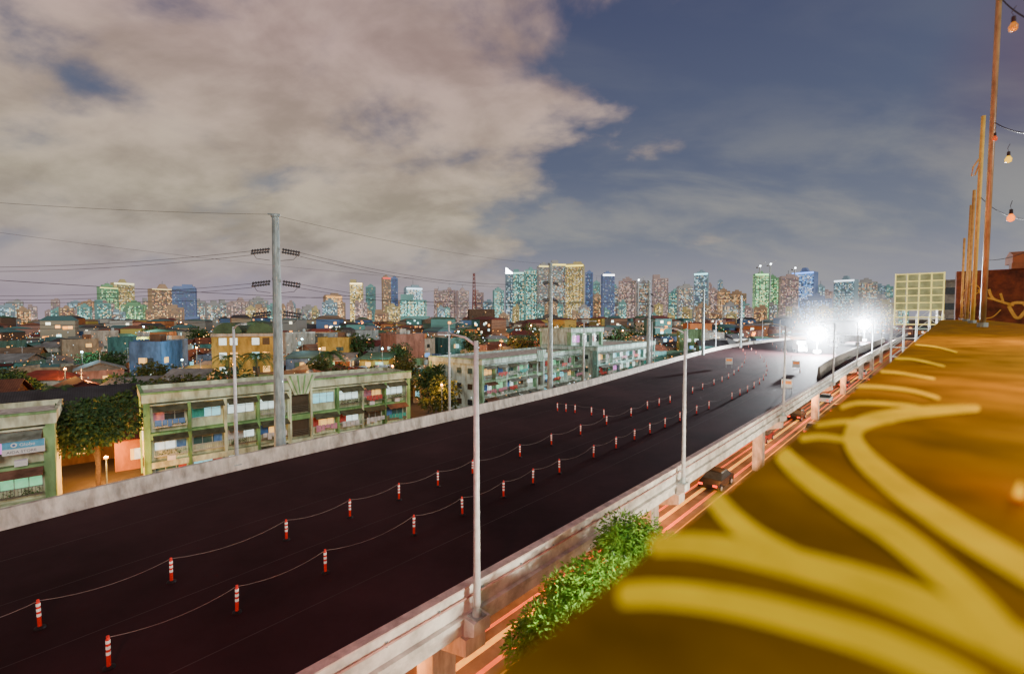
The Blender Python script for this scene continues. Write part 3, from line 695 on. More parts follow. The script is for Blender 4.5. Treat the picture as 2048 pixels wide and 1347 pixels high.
def palm(x,y,h,lab):
    r_=empty('palm_tree',(x,y,0),0,lab,'palm tree','palm trees among the houses')
    b=MB(); b.tube([(0,0,0),(.3,.1,h*.5),(.1,0,h)],[.22,.16,.12],8); b.build('trunk',M['bark'],r_)
    b=MB()
    for i in range(15):
        a=i*2.4; l=random.uniform(2,2.8); up=random.uniform(.1,1.1)
        pts=[Vector((.1+math.cos(a)*l*t_,math.sin(a)*l*t_,h+up*t_*1.6-1.9*t_*t_)) for t_ in [j/7 for j in range(8)]]
        sdv=Vector((-math.sin(a),math.cos(a),0))
        for p,q in zip(pts,pts[1:]):
            for s in (-1,1):
                for u in (0,.5):
                    c_=p.lerp(q,u); b.poly([c_,c_+(q-p)*.4,c_+sdv*s*.55+(q-p)*.9+Vector((0,0,-.3))])
    b.build('fronds',M['palm'],r_)
palm(-34.5,61,10.4,'palm tree just left of the tall pylon'); palm(-25.0,62,10.6,'palm tree behind the roof right of the tall pylon'); palm(-52,52,7.2,'low palm tree above the dark roofs at left'); palm(-47,75,9,'palm tree beside the domed yellow building')
tl=[(-42,55,8.8,4.2),(-36,57,9.3,4.5),(-47,58,8.0,3.6),(-9,60,7.5,3.2),(10,118,14.6,6.5),(17,122,13.8,6),(4,124,11,5),(-22,90,8.5,3.6),(-75,70,7.5,3.6),(-62,80,8.5,4),(-100,120,9,5),(-44,130,11,5),(-12,140,11,5),(38,170,12,6),(-75,160,10,5),(-130,190,12,6),(-20,190,11,6),(60,215,12,7),(-90,240,12,7),(10,260,13,8),(-180,230,12,7),(75,290,14,9),(-50,310,14,9),(-240,300,14,9),(115,250,11,6),(30,330,14,9),(-29,72,8.2,3.2),(-66,50,6.5,3),(-80,90,8.5,3.6),(-35,85,8.5,3.4),(-92,100,8,3.6),(-8,100,9,4),(-70,115,9,4.5),(-30,118,9,4),(-115,140,9,5),(-30,155,10,5),(-56,66,7.5,3),(-22,68,8,3.2),(-44,49,7.8,3.2),(-14,76,7.8,3.4),(-6,84,8,3.4),(-86,76,8,3.5)]
tr=[]
for (x,y,h,rd) in tl: tr.append(tree(x,y,h,rd,'x',random.choice(['leaf','leaf','leafo']),1800 if y<130 else 700,.5 if y<130 else 1.1))
tr.sort(key=lambda o:topx(o.location))
for i,o in enumerate(tr): o['label']='dark leafy tree among the houses, %s from the left'%ordw(i+1)
# ================================================================ TOWERS
TW={'warm':[(1,.55,.18),(1,.72,.35),(.95,.4,.12)],'cool':[(.5,.85,1),(.8,.95,1),(.35,.75,.8),(1,.8,.5)],'mix':[(1,.72,.35),(.7,.9,.95),(.4,.72,.65),(1,.5,.22)],'teal':[(.2,.75,.65),(.55,1,.88),(1,.8,.4)],'blue':[(.15,.38,.9),(.3,.6,1),(.85,.9,1)],'gold':[(1,.68,.12),(1,.82,.35),(1,.58,.12),(.9,.9,.7)],'green':[(.25,.9,.35),(.6,1,.55),(.95,1,.4)],'pink':[(1,.55,.35),(.9,.68,.55),(.7,.5,.45)]}
BC={'warm':(.32,.21,.13),'cool':(.20,.28,.32),'mix':(.26,.25,.24),'teal':(.14,.29,.27),'blue':(.13,.18,.33),'gold':(.40,.33,.15),'green':(.16,.32,.17),'pink':(.33,.24,.22)}
BM={k:mat('tower_'+k,c,.6,.3,.03,emit=c,es=.6) for k,c in BC.items()}  # walls emit their own tint, facade brightness built into the material
TL={}
def tower(px0,px1,yt,Y,st_,lit=.45,es=1.4,crown=None,label=None,slant=False,group='distant towers on the skyline'):
    es*=1.1; lit=min(.95,lit*1.2)
    W_=(px1-px0)/F*Y; X_=((px0+px1)/2-1024)/F*Y; H=CZ+(637-yt)/F*Y
    rz=-math.atan2(X_,Y)+random.choice([-.35,.3,.2,-.15])
    r_=empty('tower_block' ,(X_,Y,0),rz,label or '', 'tower',group)
    if not label: TL.setdefault({'warm':'orange-lit','cool':'pale blue-lit','mix':'grey','teal':'teal-lit','blue':'blue-lit','gold':'gold-lit','green':'green-lit','pink':'pinkish'}[st_]+(' high-rise' if H>60 else ' mid-rise'),[]).append(r_)
    w_=W_*.86; d_=W_*.5; hx,hy=w_/2,d_/2
    b=MB(); b.box(-hx,hx,-hy,hy,0,H)
    nr_=max(2,int(w_/9))
    for i in range(nr_+1):
        q=-hx+w_*i/nr_; b.box(q-.5,q+.5,-hy-.9,-hy,0,H-1)
    if random.random()<.5 and H>50: b.box(-hx*1.35,hx*1.25,-hy*1.1,hy*1.1,0,random.uniform(14,24))
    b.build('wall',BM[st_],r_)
    b=MB(); ct=random.random()
    if slant: b.yprism([(-hx*.9,H+.01),(hx*.9,H+.01),(hx*.9,H+2),(-hx*.9,H+W_*.7)],-hy*.8,hy*.8)
    elif ct<.4:
        b.box(-hx*.6,hx*.5,-hy*.6,hy*.6,H+.01,H+W_*.1+1); b.box(-hx*.25,hx*.2,-hy*.3,hy*.3,H+W_*.1+1.01,H+W_*.16+2)
    elif ct<.65: b.box(-hx,-hx*.1,-hy*.8,hy*.8,H+.01,H+W_*.16+2)
    elif ct<.85: b.box(-hx*.9,hx*.9,-hy*.9,hy*.9,H+.01,H+2.2); b.box(-hx*.2,hx*.7,-hy*.4,hy*.4,H+2.21,H+6)
    else: b.box(-hx*.4,hx*.4,-hy*.5,hy*.5,H+.01,H+W_*.2,W_*.1,.5)
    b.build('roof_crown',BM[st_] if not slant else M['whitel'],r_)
    if random.random()<.35 and H>60:
        b=MB(); b.tube([(0,0,H),(0,0,H+random.uniform(8,16))],.45,4); b.build('spire',M['galvd'],r_)
    cw,ch=Y/430,Y/380
    b=MB(); cols=TW[st_]
    nx=max(3,int(w_/cw)); nz=max(3,int((H-4)/ch)); ny=max(2,int(d_/cw)); sty=random.random()
    colp=[random.random()*(1.0 if sty<.5 else .5)+(0 if sty<.5 else .25) for _ in range(nx+ny)]
    if sty>.75: colp=[.1 if i%3==0 else .8 for i in range(nx+ny)]
    for k in range(nz):
        z0=3+k*ch; rowp=random.uniform(.5,1.4); fade=.75+.5*(1-k/nz)
        for i in range(nx+ny):
            on=random.random()<lit*(.4+colp[i])*rowp
            c=random.choice(cols); s=es*fade*random.uniform(.35,1.1)**1.2 if on else 0
            cc=tuple(q*s for q in c) if on else tuple(q*random.uniform(.15,.5) for q in BC[st_])
            if i<nx: q=-hx+w_*(i+.5)/nx; a=.40*w_/nx; b.poly([(q-a,-hy-.95,z0),(q+a,-hy-.95,z0),(q+a,-hy-.95,z0+ch*.7),(q-a,-hy-.95,z0+ch*.7)],cc)
            else:
                j=i-nx; q=-hy+d_*(j+.5)/ny; a=.34*d_/ny
                sx_=1 if X_<0 else -1
                cc=tuple(q_*.55 for q_ in cc)
                b.poly([(sx_*(hx+.3),q-a,z0),(sx_*(hx+.3),q+a,z0),(sx_*(hx+.3),q+a,z0+ch*.6),(sx_*(hx+.3),q-a,z0+ch*.6)],cc)
    o=b.build('window_lights',M['lights'],r_); o['kind']='stuff'
    if crown:
        b=MB(); zc1=H-.6
        b.poly([(-hx,-hy-1.1,zc1-ch*1.2),(hx,-hy-1.1,zc1-ch*1.2),(hx,-hy-1.1,zc1),(-hx,-hy-1.1,zc1)],crown)
        b.build('crown_light_band',M['lights'],r_)
    return r_
T=tower
T(28,46,602,1300,'mix');T(60,74,612,1300,'pink');T(106,120,600,1400,'pink',.3,.8);T(140,168,606,1300,'cool');T(172,190,602,1300,'warm')
T(201,234,574,900,'green',.5,1.3,(1.6,1.6,.5),'yellowish green lit tower, left of the near-left skyline pair')
T(229,266,566,930,'gold',.6,1.2,(2,1.9,1),'pale gold lit tower with bright roof, right of the near-left skyline pair')
T(250,290,609,850,'green',.6,1.8);T(288,304,600,1000,'mix')
T(303,351,578,900,'warm',.45,1.5,(1.6,1.2,.5),'cream and brown banded tower block left of a dark blue slab')
T(350,393,575,900,'blue',.10,.5,None,'dark blue slab tower left of the tall pylon')
T(392,412,602,1000,'mix');T(418,440,608,1000,'cool');T(440,462,604,1100,'mix');T(464,500,602,1000,'pink',.4);T(500,536,600,1000,'mix',.3,.8)
T(556,572,612,1100,'warm');T(574,592,608,1100,'cool');T(596,640,618,1000,'mix');T(648,684,592,900,'warm',.8,2.4,(2,.9,.15),'stout bright orange tower right of the tall pylon')
T(701,728,566,900,'gold',.8,2.3,(4,3,1.2),'narrow bright gold tower with blazing white top')
T(733,752,573,950,'teal',.15,.6);T(764,782,555,950,'warm',.3,1,(1.6,.1,.05),'dark twin tower with red lit crown');T(783,797,556,960,'blue',.2,.6,None,'slim dark blue twin beside the red crowned tower')
T(808,845,576,900,'cool',.8,2.2,(2,2.5,3),'brilliant pale blue lit tower left of the antenna mast')
T(800,856,600,880,'teal',.7,2.2);T(868,886,582,1000,'pink',.4,1);T(886,912,580,1010,'pink',.4,1);T(912,938,581,1000,'pink',.4,1);T(946,968,585,1050,'pink',.35,1)
T(966,986,604,950,'cool');T(985,1008,580,900,'teal',.6,1.4)
T(1010,1027,548,950,'cool',.5,1.2,None,'slim tower with slanted glowing white top',True)
T(1026,1050,545,900,'teal',.6,1.6,(.9,1.8,1.4),'tall teal lit slab, left half of the teal pair');T(1048,1074,540,900,'teal',.55,1.6,None,'tall teal lit slab, right half of the teal pair')
T(1073,1102,532,850,'mix',.4,1.0,(2,1.6,.4),'huge residential tower with gold edged roof, left of the central trio')
T(1100,1132,529,860,'mix',.5,1.1,(2.6,2,.3),'huge residential tower with gold edged roof, middle of the central trio')
T(1130,1170,531,850,'gold',.5,1.2,(3,2.3,.3),'huge residential tower with gold edged roof, right of the central trio')
T(1170,1186,545,1000,'blue',.2,.6);T(1186,1202,590,1000,'warm');T(1201,1228,549,900,'blue',.2,.6,(6,6,6),'dark tower with a big white lit panel at its top')
T(1228,1240,578,950,'mix');T(1236,1273,562,900,'pink',.5,1.1);T(1272,1300,566,900,'mix',.5,1.1);T(1303,1335,557,870,'pink',.4,1.0);T(1335,1352,585,900,'teal');T(1352,1384,574,950,'mix')
T(1387,1416,547,850,'cool',.45,1.3,(1.2,2.8,3),'tall pale blue tower with bright cyan edges in mid skyline')
T(1416,1436,580,950,'pink');T(1434,1458,582,900,'warm');T(1456,1490,587,900,'warm',.4)
T(1505,1533,548,850,'green',.6,1.9,(1,2.6,.9),'green lit unfinished tower under construction cranes, left one');T(1530,1556,556,870,'green',.5,1.6,None,'green lit unfinished tower under construction cranes, right one')
T(1556,1592,555,850,'pink',.4,1.1);T(1585,1630,545,900,'blue',.75,1.8,(.5,1.2,3.5),'wide vivid blue lit tower above the floodlights')
T(1632,1646,572,950,'cool');T(1605,1660,598,800,'blue',.5,1.3);T(1670,1710,560,850,'cool',.5,1.2,(2.4,2.7,3),'stepped grey tower with bright top right of the blue tower');T(1712,1748,564,870,'mix',.5,1.1);T(1750,1784,596,850,'mix',.5,1.0);T(1786,1800,610,900,'cool')
for i in range(120):
    px=random.uniform(-30,1800); wd=random.uniform(9,32); T(px,px+wd,random.uniform(604,630),random.uniform(730,860) if random.random()<.5 else random.uniform(1100,1500),random.choice(['warm','warm','warm','mix','mix','pink','cool','teal','gold','gold']),random.uniform(.3,.7),1.6)
for i in range(28):
    px=random.uniform(985,1780); wd=random.uniform(8,18); T(px,px+wd,random.uniform(560,600),random.uniform(1050,1400),random.choice(['mix','pink','cool','teal','warm']),random.uniform(.3,.6),.9)
for base_,lst in TL.items():
    lst.sort(key=lambda o:topx(o.location))
    for i,o in enumerate(lst): o['label']='distant %s tower, %s from the left of its kind on the skyline'%(base_,ordw(i+1))
house(-38,560,31,20,26,.2,4,4,'flat',14,'boxy brown mid-rise block below the antenna mast')
am=Q(945,545,700); r_=empty('antenna_mast',(am.x,728,0),0,'red lattice antenna mast on the skyline left of centre','antenna mast')
mrd=mat('mast_red',(.3,.06,.05)); H=am.z+2
for sx_,sy_ in ((-1,-1),(1,-1),(1,1),(-1,1)): b=MB(); b.tube([(sx_*3.4,sy_*3.4,0),(sx_*1.2,sy_*1.2,H)],.5,4); b.build('lattice_leg',mrd,r_)
b=MB()
for k in range(14):
    z=H*k/14; z2=H*(k+1)/14; a=3.4-2.2*k/14; c_=3.4-2.2*(k+1)/14
    for s in (-1,1): b.tube([(-a*s,-a,z),(c_*s,-c_,z2)],.3,4); b.tube([(a,-a*s,z),(c_,c_*s,z2)],.3,4)
b.build('bracing',mat('mast_dull_red',(.25,.08,.06)),r_)
for i,(px,yt,lab) in enumerate([(1520,524,'tower crane over the green lit towers, left one'),(1541,520,'tower crane over the green lit towers, right one'),(1277,552,'tower crane on the skyline right of the central trio'),(1590,528,'tower crane beside the vivid blue tower')]):
    q=Q(px,yt,845); r_=empty('tower_crane',(q.x,845,0),.3,lab,'crane','tower cranes on the skyline')
    b=MB(); b.box(-.8,.8,-.8,.8,0,q.z-8); b.build('mast',M['galv'],r_)
    b=MB(); b.tube([(-6,0,q.z-9),(0,0,q.z-8),(14,0,q.z)],.7,5); b.build('jib',M['galv'],r_)
    b=MB(); b.box(-7.5,-5,-1,1,q.z-11.5,q.z-9.3); b.build('counterweight',M['concd'],r_)
    b=MB(); b.tube([(0,-1,q.z-8),(0,-1,q.z-6)],1.1,8); b.build('work_light',M['whitel'],r_)
b=MB()
for i in range(4200):
    Y=random.uniform(90,800) if i>1300 else random.uniform(58,200); px=random.uniform(-20,1800); X_=(px-1024)/F*Y
    if X_>leftlim(Y)-6 and Y<400: continue
    z=random.uniform(3.5,10) if Y>120 else random.uniform(3,6.5); s=Y/F*random.uniform(.4,1.2); c=random.choice([(1,.34,.04)]*7+[(1,.6,.22)]*2+[(.75,.9,1)]*2+[(.2,.85,.8)]*1)
    k=random.uniform(1.2,4); cc=tuple(q*k for q in c)
    v=[(X_+s,Y,z),(X_-s,Y,z),(X_,Y+s,z),(X_,Y-s,z),(X_,Y,z+s),(X_,Y,z-s)]
    for f in ((0,3,4),(3,1,4),(1,2,4),(2,0,4),(3,0,5),(1,3,5),(2,1,5),(0,2,5)): b.poly([v[j] for j in f],cc)
tag(b.build('city_lamps',M['lights']),'countless tiny orange and white lamps glimmering among the distant houses','lights',kind='stuff')
dl=[(-31.2,35.2,1.6,2600),(-37,41,2.4,5000),(-71,72,7,3500),(-9,58,6.5,2300),(-90,95,8,6000),(-30,105,8,7000),(-60,130,9,9000),(15,150,10,9000),(-120,150,10,12000),(45,185,10,14000),(-20,170,10,12000),(-170,210,11,20000),(-80,200,11,19000),(90,260,11,22000),(10,240,11,21000),(-110,300,12,36000),(40,330,12,36000),(-240,330,12,36000),(-48,78,7,4000),(-58,62,6,3000),(-20,76,7,4000),(-75,108,8,6000),(-3,118,8,7000),(-100,125,8,7000),(-34,66,6.5,2700),(-44,104,8,5500),(-64,88,7,4500),(-12,92,7,4500)]
dl.sort(key=lambda q:q[0]/q[1]); no_=nc_=0
for i,(x,y,z,e_) in enumerate(dl):
    cool=(i%4==1 and y>45)
    if cool: nc_+=1; lab='bluish white street lamp among the houses, %s of its colour from the left'%ordw(nc_)
    else: no_+=1; lab='orange street lamp glowing among the houses, %s of its colour from the left'%ordw(no_)
    r_=empty('district_lamp',(x,y,0),0,lab,'street lamp','street lamps among the houses')
    b=MB(); b.tube([(0,0,0),(0,0,z)],.06,6); b.build('pole',M['galvd'],r_)
    rr=.12+y*.001; b=MB(); b.tube([(0,0,z),(0,0,z+rr*.6),(0,0,z+rr*1.4),(0,0,z+rr*2)],[rr*.4,rr,rr,rr*.3],8); b.build('globe',M['cooll'] if cool else M['orangel'],r_)
    point((x,y,z+rr*2+.3),(.45,.9,1) if cool else (1,.40,.07),e_*(.5 if cool else 1),.5)
# ================================================================ work zone
def floodtower(px,py,Y,lab,e_):
    q=Q(px,py,Y); r_=empty('floodlight_tower',(q.x,q.y,DZ),-math.atan2(q.x,q.y),lab,'floodlight')
    hz_=q.z-DZ
    b=MB(); b.tube([(0,0,0.8),(0,0,hz_)],.1,8); b.build('mast',M['galvd'],r_)
    b=MB(); b.box(-.9,.9,-.6,.6,.35,1.2,.1,.1); b.build('generator',M['whitep'],r_)
    for s in (-1,1): b=MB(); b.tube([(s*.8,-.65,.32),(s*.8,-.45,.32)],.32,12); b.build('wheel',M['black'],r_)
    for j in range(7):
        a=j*math.pi/3; dx,dz=(0,0) if j==6 else (1.25*math.cos(a),1.25*math.sin(a))
        b=MB(); b.tube([(dx,.1,hz_+.4+dz),(dx,-.15,hz_+.4+dz)],[.3,.62],12); h=b.build('lamp_head',M['galvd'],r_)
        b=MB(); b.tube([(dx,-.152,hz_+.4+dz),(dx,-.2,hz_+.4+dz)],.6,12); b.build('lens',M['flood'],h)
    d_=Vector((-q.x,-q.y,0)).normalized()
    point(q+d_*1.6+Vector((0,0,.4)),(.92,.96,1),e_,.6,'floodlight_lamp')
    return q
q1=floodtower(1635,670,120,'blinding white floodlight tower in the work zone, left and larger one',320000)
q2=floodtower(1729,650,185,'blinding white floodlight tower in the work zone, right and farther one',320000)
def haze(q,r_,dens,lab):  # light halo built as a scattering sphere, added to imitate glare
    b=MB(); n=12;pts=[];rr=[]
    for i in range(n+1):
        a=math.pi*i/n; pts.append((0,0,-math.cos(a)*r_)); rr.append(max(.01,math.sin(a)*r_))
    b.tube(pts,rr,20); m=bpy.data.materials.new('glare_haze'); t_=nt(m); NN=t_.nodes; o_=NN.new('ShaderNodeOutputMaterial'); v=NN.new('ShaderNodeVolumeScatter')
    tc_=NN.new('ShaderNodeTexCoord'); vm=NN.new('ShaderNodeVectorMath'); vm.operation='LENGTH'; t_.links.new(tc_.outputs['Object'],vm.inputs[0])
    mr_=NN.new('ShaderNodeMapRange'); t_.links.new(vm.outputs['Value'],mr_.inputs[0]); mr_.inputs[1].default_value=0; mr_.inputs[2].default_value=r_*.97; mr_.inputs[3].default_value=1; mr_.inputs[4].default_value=0
    pw=NN.new('ShaderNodeMath'); pw.operation='POWER'; pw.inputs[1].default_value=2.4; t_.links.new(mr_.outputs[0],pw.inputs[0])
    ml_=NN.new('ShaderNodeMath'); ml_.operation='MULTIPLY'; ml_.inputs[1].default_value=dens; t_.links.new(pw.outputs[0],ml_.inputs[0])
    t_.links.new(ml_.outputs[0],v.inputs['Density']); v.inputs['Color'].default_value=(.92,.95,1,1); t_.links.new(v.outputs[0],o_.inputs['Volume'])
    o=b.build('glare_haze',m); o.location=q; tag(o,lab,'haze',kind='stuff')
haze(q1+Vector((0,0,.4)),15,.015,'added haze imitating the glare around the larger floodlight tower')
haze(q2+Vector((0,0,.4)),18,.013,'added haze imitating the glare around the farther floodlight tower')
def wheel(b,x,y,z,r_=.34): b.tube([(x-.11,y,z),(x+.11,y,z)],r_,14)
def truck(p,rz,lab,body):
    r_=empty('box_truck',p,rz,lab,'truck','trucks parked in the work zone')
    b=MB(); b.box(-1.1,1.1,-1.5,3.5,1,3.3); b.build('cargo_box',body,r_)
    b=MB(); b.xprism([(-3.2,.6),(-3.25,1.6),(-2.9,2.5),(-1.6,2.5),(-1.6,.6)],-1,1); c_=b.build('cab',M['whitep'],r_)
    b=MB(); b.xprism([(-3.28,1.65),(-2.96,2.4),(-2.93,2.4),(-3.22,1.65)],-.85,.85); b.build('windscreen',M['glass'],c_)
    for x in (-.95,.95):
        for y in (-2.5,2.4): b=MB(); wheel(b,x,y,.45,.45); b.build('wheel',M['black'],r_)
        b=MB(); b.tube([(x*.75,-3.3,.85),(x*.75,-3.24,.85)],.14,10); b.build('headlight',M['whitel'],r_)
def car_proto(col,lab):
    r_=empty('car',(0,0,0),0,lab,'car','cars on the street below')
    b=MB(); b.xprism([(-2.1,.35),(-2.15,.75),(-1.1,.92),(1.5,.95),(2.1,.85),(2.15,.4),(1.9,.25),(-1.9,.25)],-.85,.85); b.build('body',col,r_)
    b=MB(); b.box(-.62,.62,-.45,1.0,1.401,1.46,.05,.05); b.build('roof',col,r_)
    b=MB(); n=len(b.v); b.v+=[(-.82,-1.15,.93),(.82,-1.15,.93),(.82,1.6,.96),(-.82,1.6,.96),(-.64,-.5,1.4),(.64,-.5,1.4),(.64,1.05,1.4),(-.64,1.05,1.4)]
    b.f+=[(0,1,5,4),(1,2,6,5),(2,3,7,6),(3,0,4,7),(4,5,6,7)]; b.build('windows',M['glass'],r_)
    for x in (-.78,.78):
        for y in (-1.3,1.35):
            b=MB(); wheel(b,x,y,.33,.33); w_=b.build('wheel',M['black'],r_); b=MB(); b.tube([(x*1.14-.02,y,.33),(x*1.14+.03,y,.33)],.19,10); b.build('rim',M['galv'],w_)
        b=MB(); b.box(x*.8-.18,x*.8+.18,-2.19,-2.1,.6,.76); b.build('tail_light',M['redl'],r_)
        b=MB(); b.box(x*.8-.18,x*.8+.18,2.1,2.19,.58,.74); b.build('headlight',M['whitel'],r_)
    return r_
truck(P(1600,705,DZ),math.radians(-20),'white box truck just left of the larger floodlight',M['whitep'])
truck(P(1665,695,DZ),math.radians(-30),'white box truck between the two floodlight towers',M['whitep'])
truck(P(1700,688,DZ),math.radians(-150),'grey box truck right of the dividing wall',M['concw'])
cols=[('white',M['whitep']),('silver',mat('car_silver',(.4,.4,.42),.3,.05,metal=.5)),('dark red',mat('car_red',(.3,.02,.02),.3,.05)),('black',mat('car_black',(.02,.02,.02),.25,.05))]
rz0=math.atan2(dirv.y,dirv.x)-math.pi/2
for k,(s,o,ci) in enumerate([(38,-3.1,3),(52,.6,0),(58,-4.4,2),(66,-.3,1),(75,-4,3),(84,0,2),(95,-3.4,0),(108,.3,1),(120,-3.6,2),(135,.2,3),(150,-3.4,0)]):
    p=st(s,o,.01); r_=car_proto(cols[ci][1],'%s car with red tail lights, %s from the near end of the street queue'%(cols[ci][0],ordw(k+1))); r_.location=p; r_.rotation_euler=(0,0,rz0)
LS=(6,20,36,58,85,120,170)
for s in LS:
    r_=empty('roadside_lamp',st(s,9.0,0),rz0,'orange roadside lamp below the painted ledge, %s from the near end'%ordw(LS.index(s)+1),'street lamp','orange lamps on the lower street')
    b=MB(); b.tube([(0,0,0),(0,0,7.2),(-1.2,0,7.5)],[.08,.05,.04],8); b.build('pole',M['galvd'],r_); b=MB(); b.box(-1.7,-1.15,-.12,.12,7.42,7.54); b.build('lamp_head',M['orangel'],r_)
    point(st(s,7.2,7.0),(1,.90,.72),3600 if s<60 else 6000,.2)
BL=(4,16,28,40,55,75,105,140)
for s in BL:
    r_=empty('bay_fill_lamp',st(s,-2.9,5.05),rz0,'added orange fill lamp below the deck, %s from the near end'%ordw(BL.index(s)+1),'lamp','added orange fill lamps below the deck edge')
    bxo('housing',M['galvd'],r_,-.12,.12,-.25,.25,-.0,.12); bxo('lens',M['orangel'],r_,-.1,.1,-.22,.22,-.04,-.003)
    point(st(s,-2.9,3.6),(1,.34,.09),1500,.1)  # unseen fill light added to warm the dark street below
# ================================================================ billboard frame etc
q=Q(1836,640,80); r_=empty('billboard_frame',(q.x,80,0),math.radians(-35),'pale yellow lit grid frame on scaffolding behind the painted ledge','billboard frame')
zt_=CZ+91/F*80; ym=mat('pale_yellow_steel',(.7,.62,.25),.5,emit=(.9,.74,.18),es=1.1); zb_=CZ-1.2
b=MB()
for i in range(5): x=-3.2+i*1.6; b.box(x-.09,x+.09,-.08,.08,zb_,zt_)
for k in range(8): z=zb_+.2+k*(zt_-zb_-.35)/7; b.box(-3.3,3.3,-.18,-.082,z-.09,z+.09)
b.build('grid_frame',ym,r_)
lpm=mat('lit_panel',(.25,.27,.16),.7,.5,.6,emit=(.26,.27,.14),es=.6)
for k in range(4): bxo('lit_panel',lpm,r_,-3.25+k*1.64,-3.25+k*1.64+1.5,.2,.3,CZ+1.6,zt_-.1)
b=MB()
for i in range(5):
    x=-3.4+i*1.7
    for y in (0.35,2): b.tube([(x,y+.15,0),(x,y+.15,CZ+.8)],.06,5)
for k in range(9): z=1.5+k*1.7; b.tube([(-3.6,.5,z),(3.6,.5,z)],.06,5); b.tube([(-3.4,.6,z),(-1.7,.6,z+1.7)],.045,4); b.tube([(0,.6,z),(1.7,.6,z+1.7)],.045,4); b.tube([(1.7,.6,z+1.7),(3.4,.6,z)],.045,4); b.tube([(-3.6,2,z),(3.6,2,z)],.05,5)
b.build('scaffolding',M['galv'],r_)
q=Q(1888,640,90); r_=empty('grey_building',(q.x+1,90,0),math.radians(-40),'plain grey building between the billboard frame and the mural wall','building')
b=MB(); b.box(-1.8,1.8,-3,3,0,CZ+7.2); b.build('wall',M['concd'],r_)
for k in range(6): b=MB(); b.box(-.9,.9,-3.05,-3.003,CZ+6-3*k-1.3,CZ+6-3*k); b.build('window',DK[0],r_)
b=MB(); b.box(-2,2,-3.2,3.2,CZ+7.203,CZ+7.5); b.build('roof',M['concd'],r_)
# ================================================================ LEDGE
LH=.12
def lz(Y): return CZ-LH+.006*max(0,Y-1)
e0=P(985,1347,CZ-LH); e1=P(1560,897,CZ-LH)
ed=(e1-e0).normalized(); ed.z=0; ed.normalize(); en=Vector((ed.y,-ed.x,0))
root=empty('painted_ledge',(e0.x,e0.y,CZ-LH),0,'broad ochre rooftop ledge with painted yellow scrolls in the right foreground','ledge')
m=bpy.data.materials.new('ledge_paint'); t_=nt(m); Nn=t_.nodes; Ll=t_.links
o_=Nn.new('ShaderNodeOutputMaterial'); bs=Nn.new('ShaderNodeBsdfPrincipled'); Ll.new(bs.outputs[0],o_.inputs[0]); tcn=Nn.new('ShaderNodeTexCoord')
no=Nn.new('ShaderNodeTexNoise'); no.inputs['Scale'].default_value=9; no.inputs['Detail'].default_value=6; Ll.new(tcn.outputs['Object'],no.inputs['Vector'])
rr=Nn.new('ShaderNodeValToRGB'); Ll.new(no.outputs[0],rr.inputs[0]); rr.color_ramp.elements[0].position=.35; rr.color_ramp.elements[0].color=(.14,.08,.0,1); rr.color_ramp.elements[1].position=.70; rr.color_ramp.elements[1].color=(.40,.24,.0,1)
Ll.new(rr.outputs[0],bs.inputs['Base Color']); bs.inputs['Roughness'].default_value=.7; bs.inputs['Specular IOR Level'].default_value=.05
bp=Nn.new('ShaderNodeBump'); bp.inputs['Strength'].default_value=.3; Ll.new(no.outputs[0],bp.inputs['Height']); Ll.new(bp.outputs[0],bs.inputs['Normal'])
b=MB(); NS=24; LL=20.0
pl=[ed*(-2+(LL+2)*i/NS) for i in range(NS+1)]
def lzr(p): return .006*max(0,(p.y+e0.y)-1)
for i in range(NS):
    a,c=pl[i],pl[i+1]; za,zc_=lzr(a),lzr(c); W_=.95
    b.poly([(a.x,a.y,za),(a.x+en.x*W_,a.y+en.y*W_,za),(c.x+en.x*W_,c.y+en.y*W_,zc_),(c.x,c.y,zc_)])
    b.poly([(a.x,a.y,za-.14),(a.x,a.y,za),(c.x,c.y,zc_),(c.x,c.y,zc_-.14)])
    b.poly([(a.x+en.x*W_,a.y+en.y*W_,za),(a.x+en.x*W_,a.y+en.y*W_,za-1.0),(c.x+en.x*W_,c.y+en.y*W_,zc_-1.0),(c.x+en.x*W_,c.y+en.y*W_,zc_)])
b.build('ledge_slab',m,root)
ypaint=mat('scroll_yellow',(.9,.66,.0),.6,.3,14,emit=(.95,.68,.0),es=.32,spec=.05)  # yellow paint with a glow added so the strokes read brighter
def scroll(idx,pts,w0,w1):
    c_=cr([(x,y,0) for x,y in pts],7); b=MB(); k=len(c_); Lp=[];Rp=[]
    for i,p in enumerate(c_):
        d_=(c_[min(i+1,k-1)]-c_[max(i-1,0)]).normalized(); n=Vector((-d_.y,d_.x,0)); w_=(w0+(w1-w0)*i/(k-1))/2
        if i==0 or i==k-1: w_*=.5
        for lst,sg in ((Lp,1),(Rp,-1)):
            a=p+n*w_*sg; v=P(a.x,max(a.y,645),CZ-LH); v.z+=lzr(v-e0)+.0004+.00025*idx; lst.append(v-e0)
    for i in range(k-1): b.poly([Lp[i],Rp[i],Rp[i+1],Lp[i+1]][::-1])
    b.build('painted_scroll',ypaint,root)
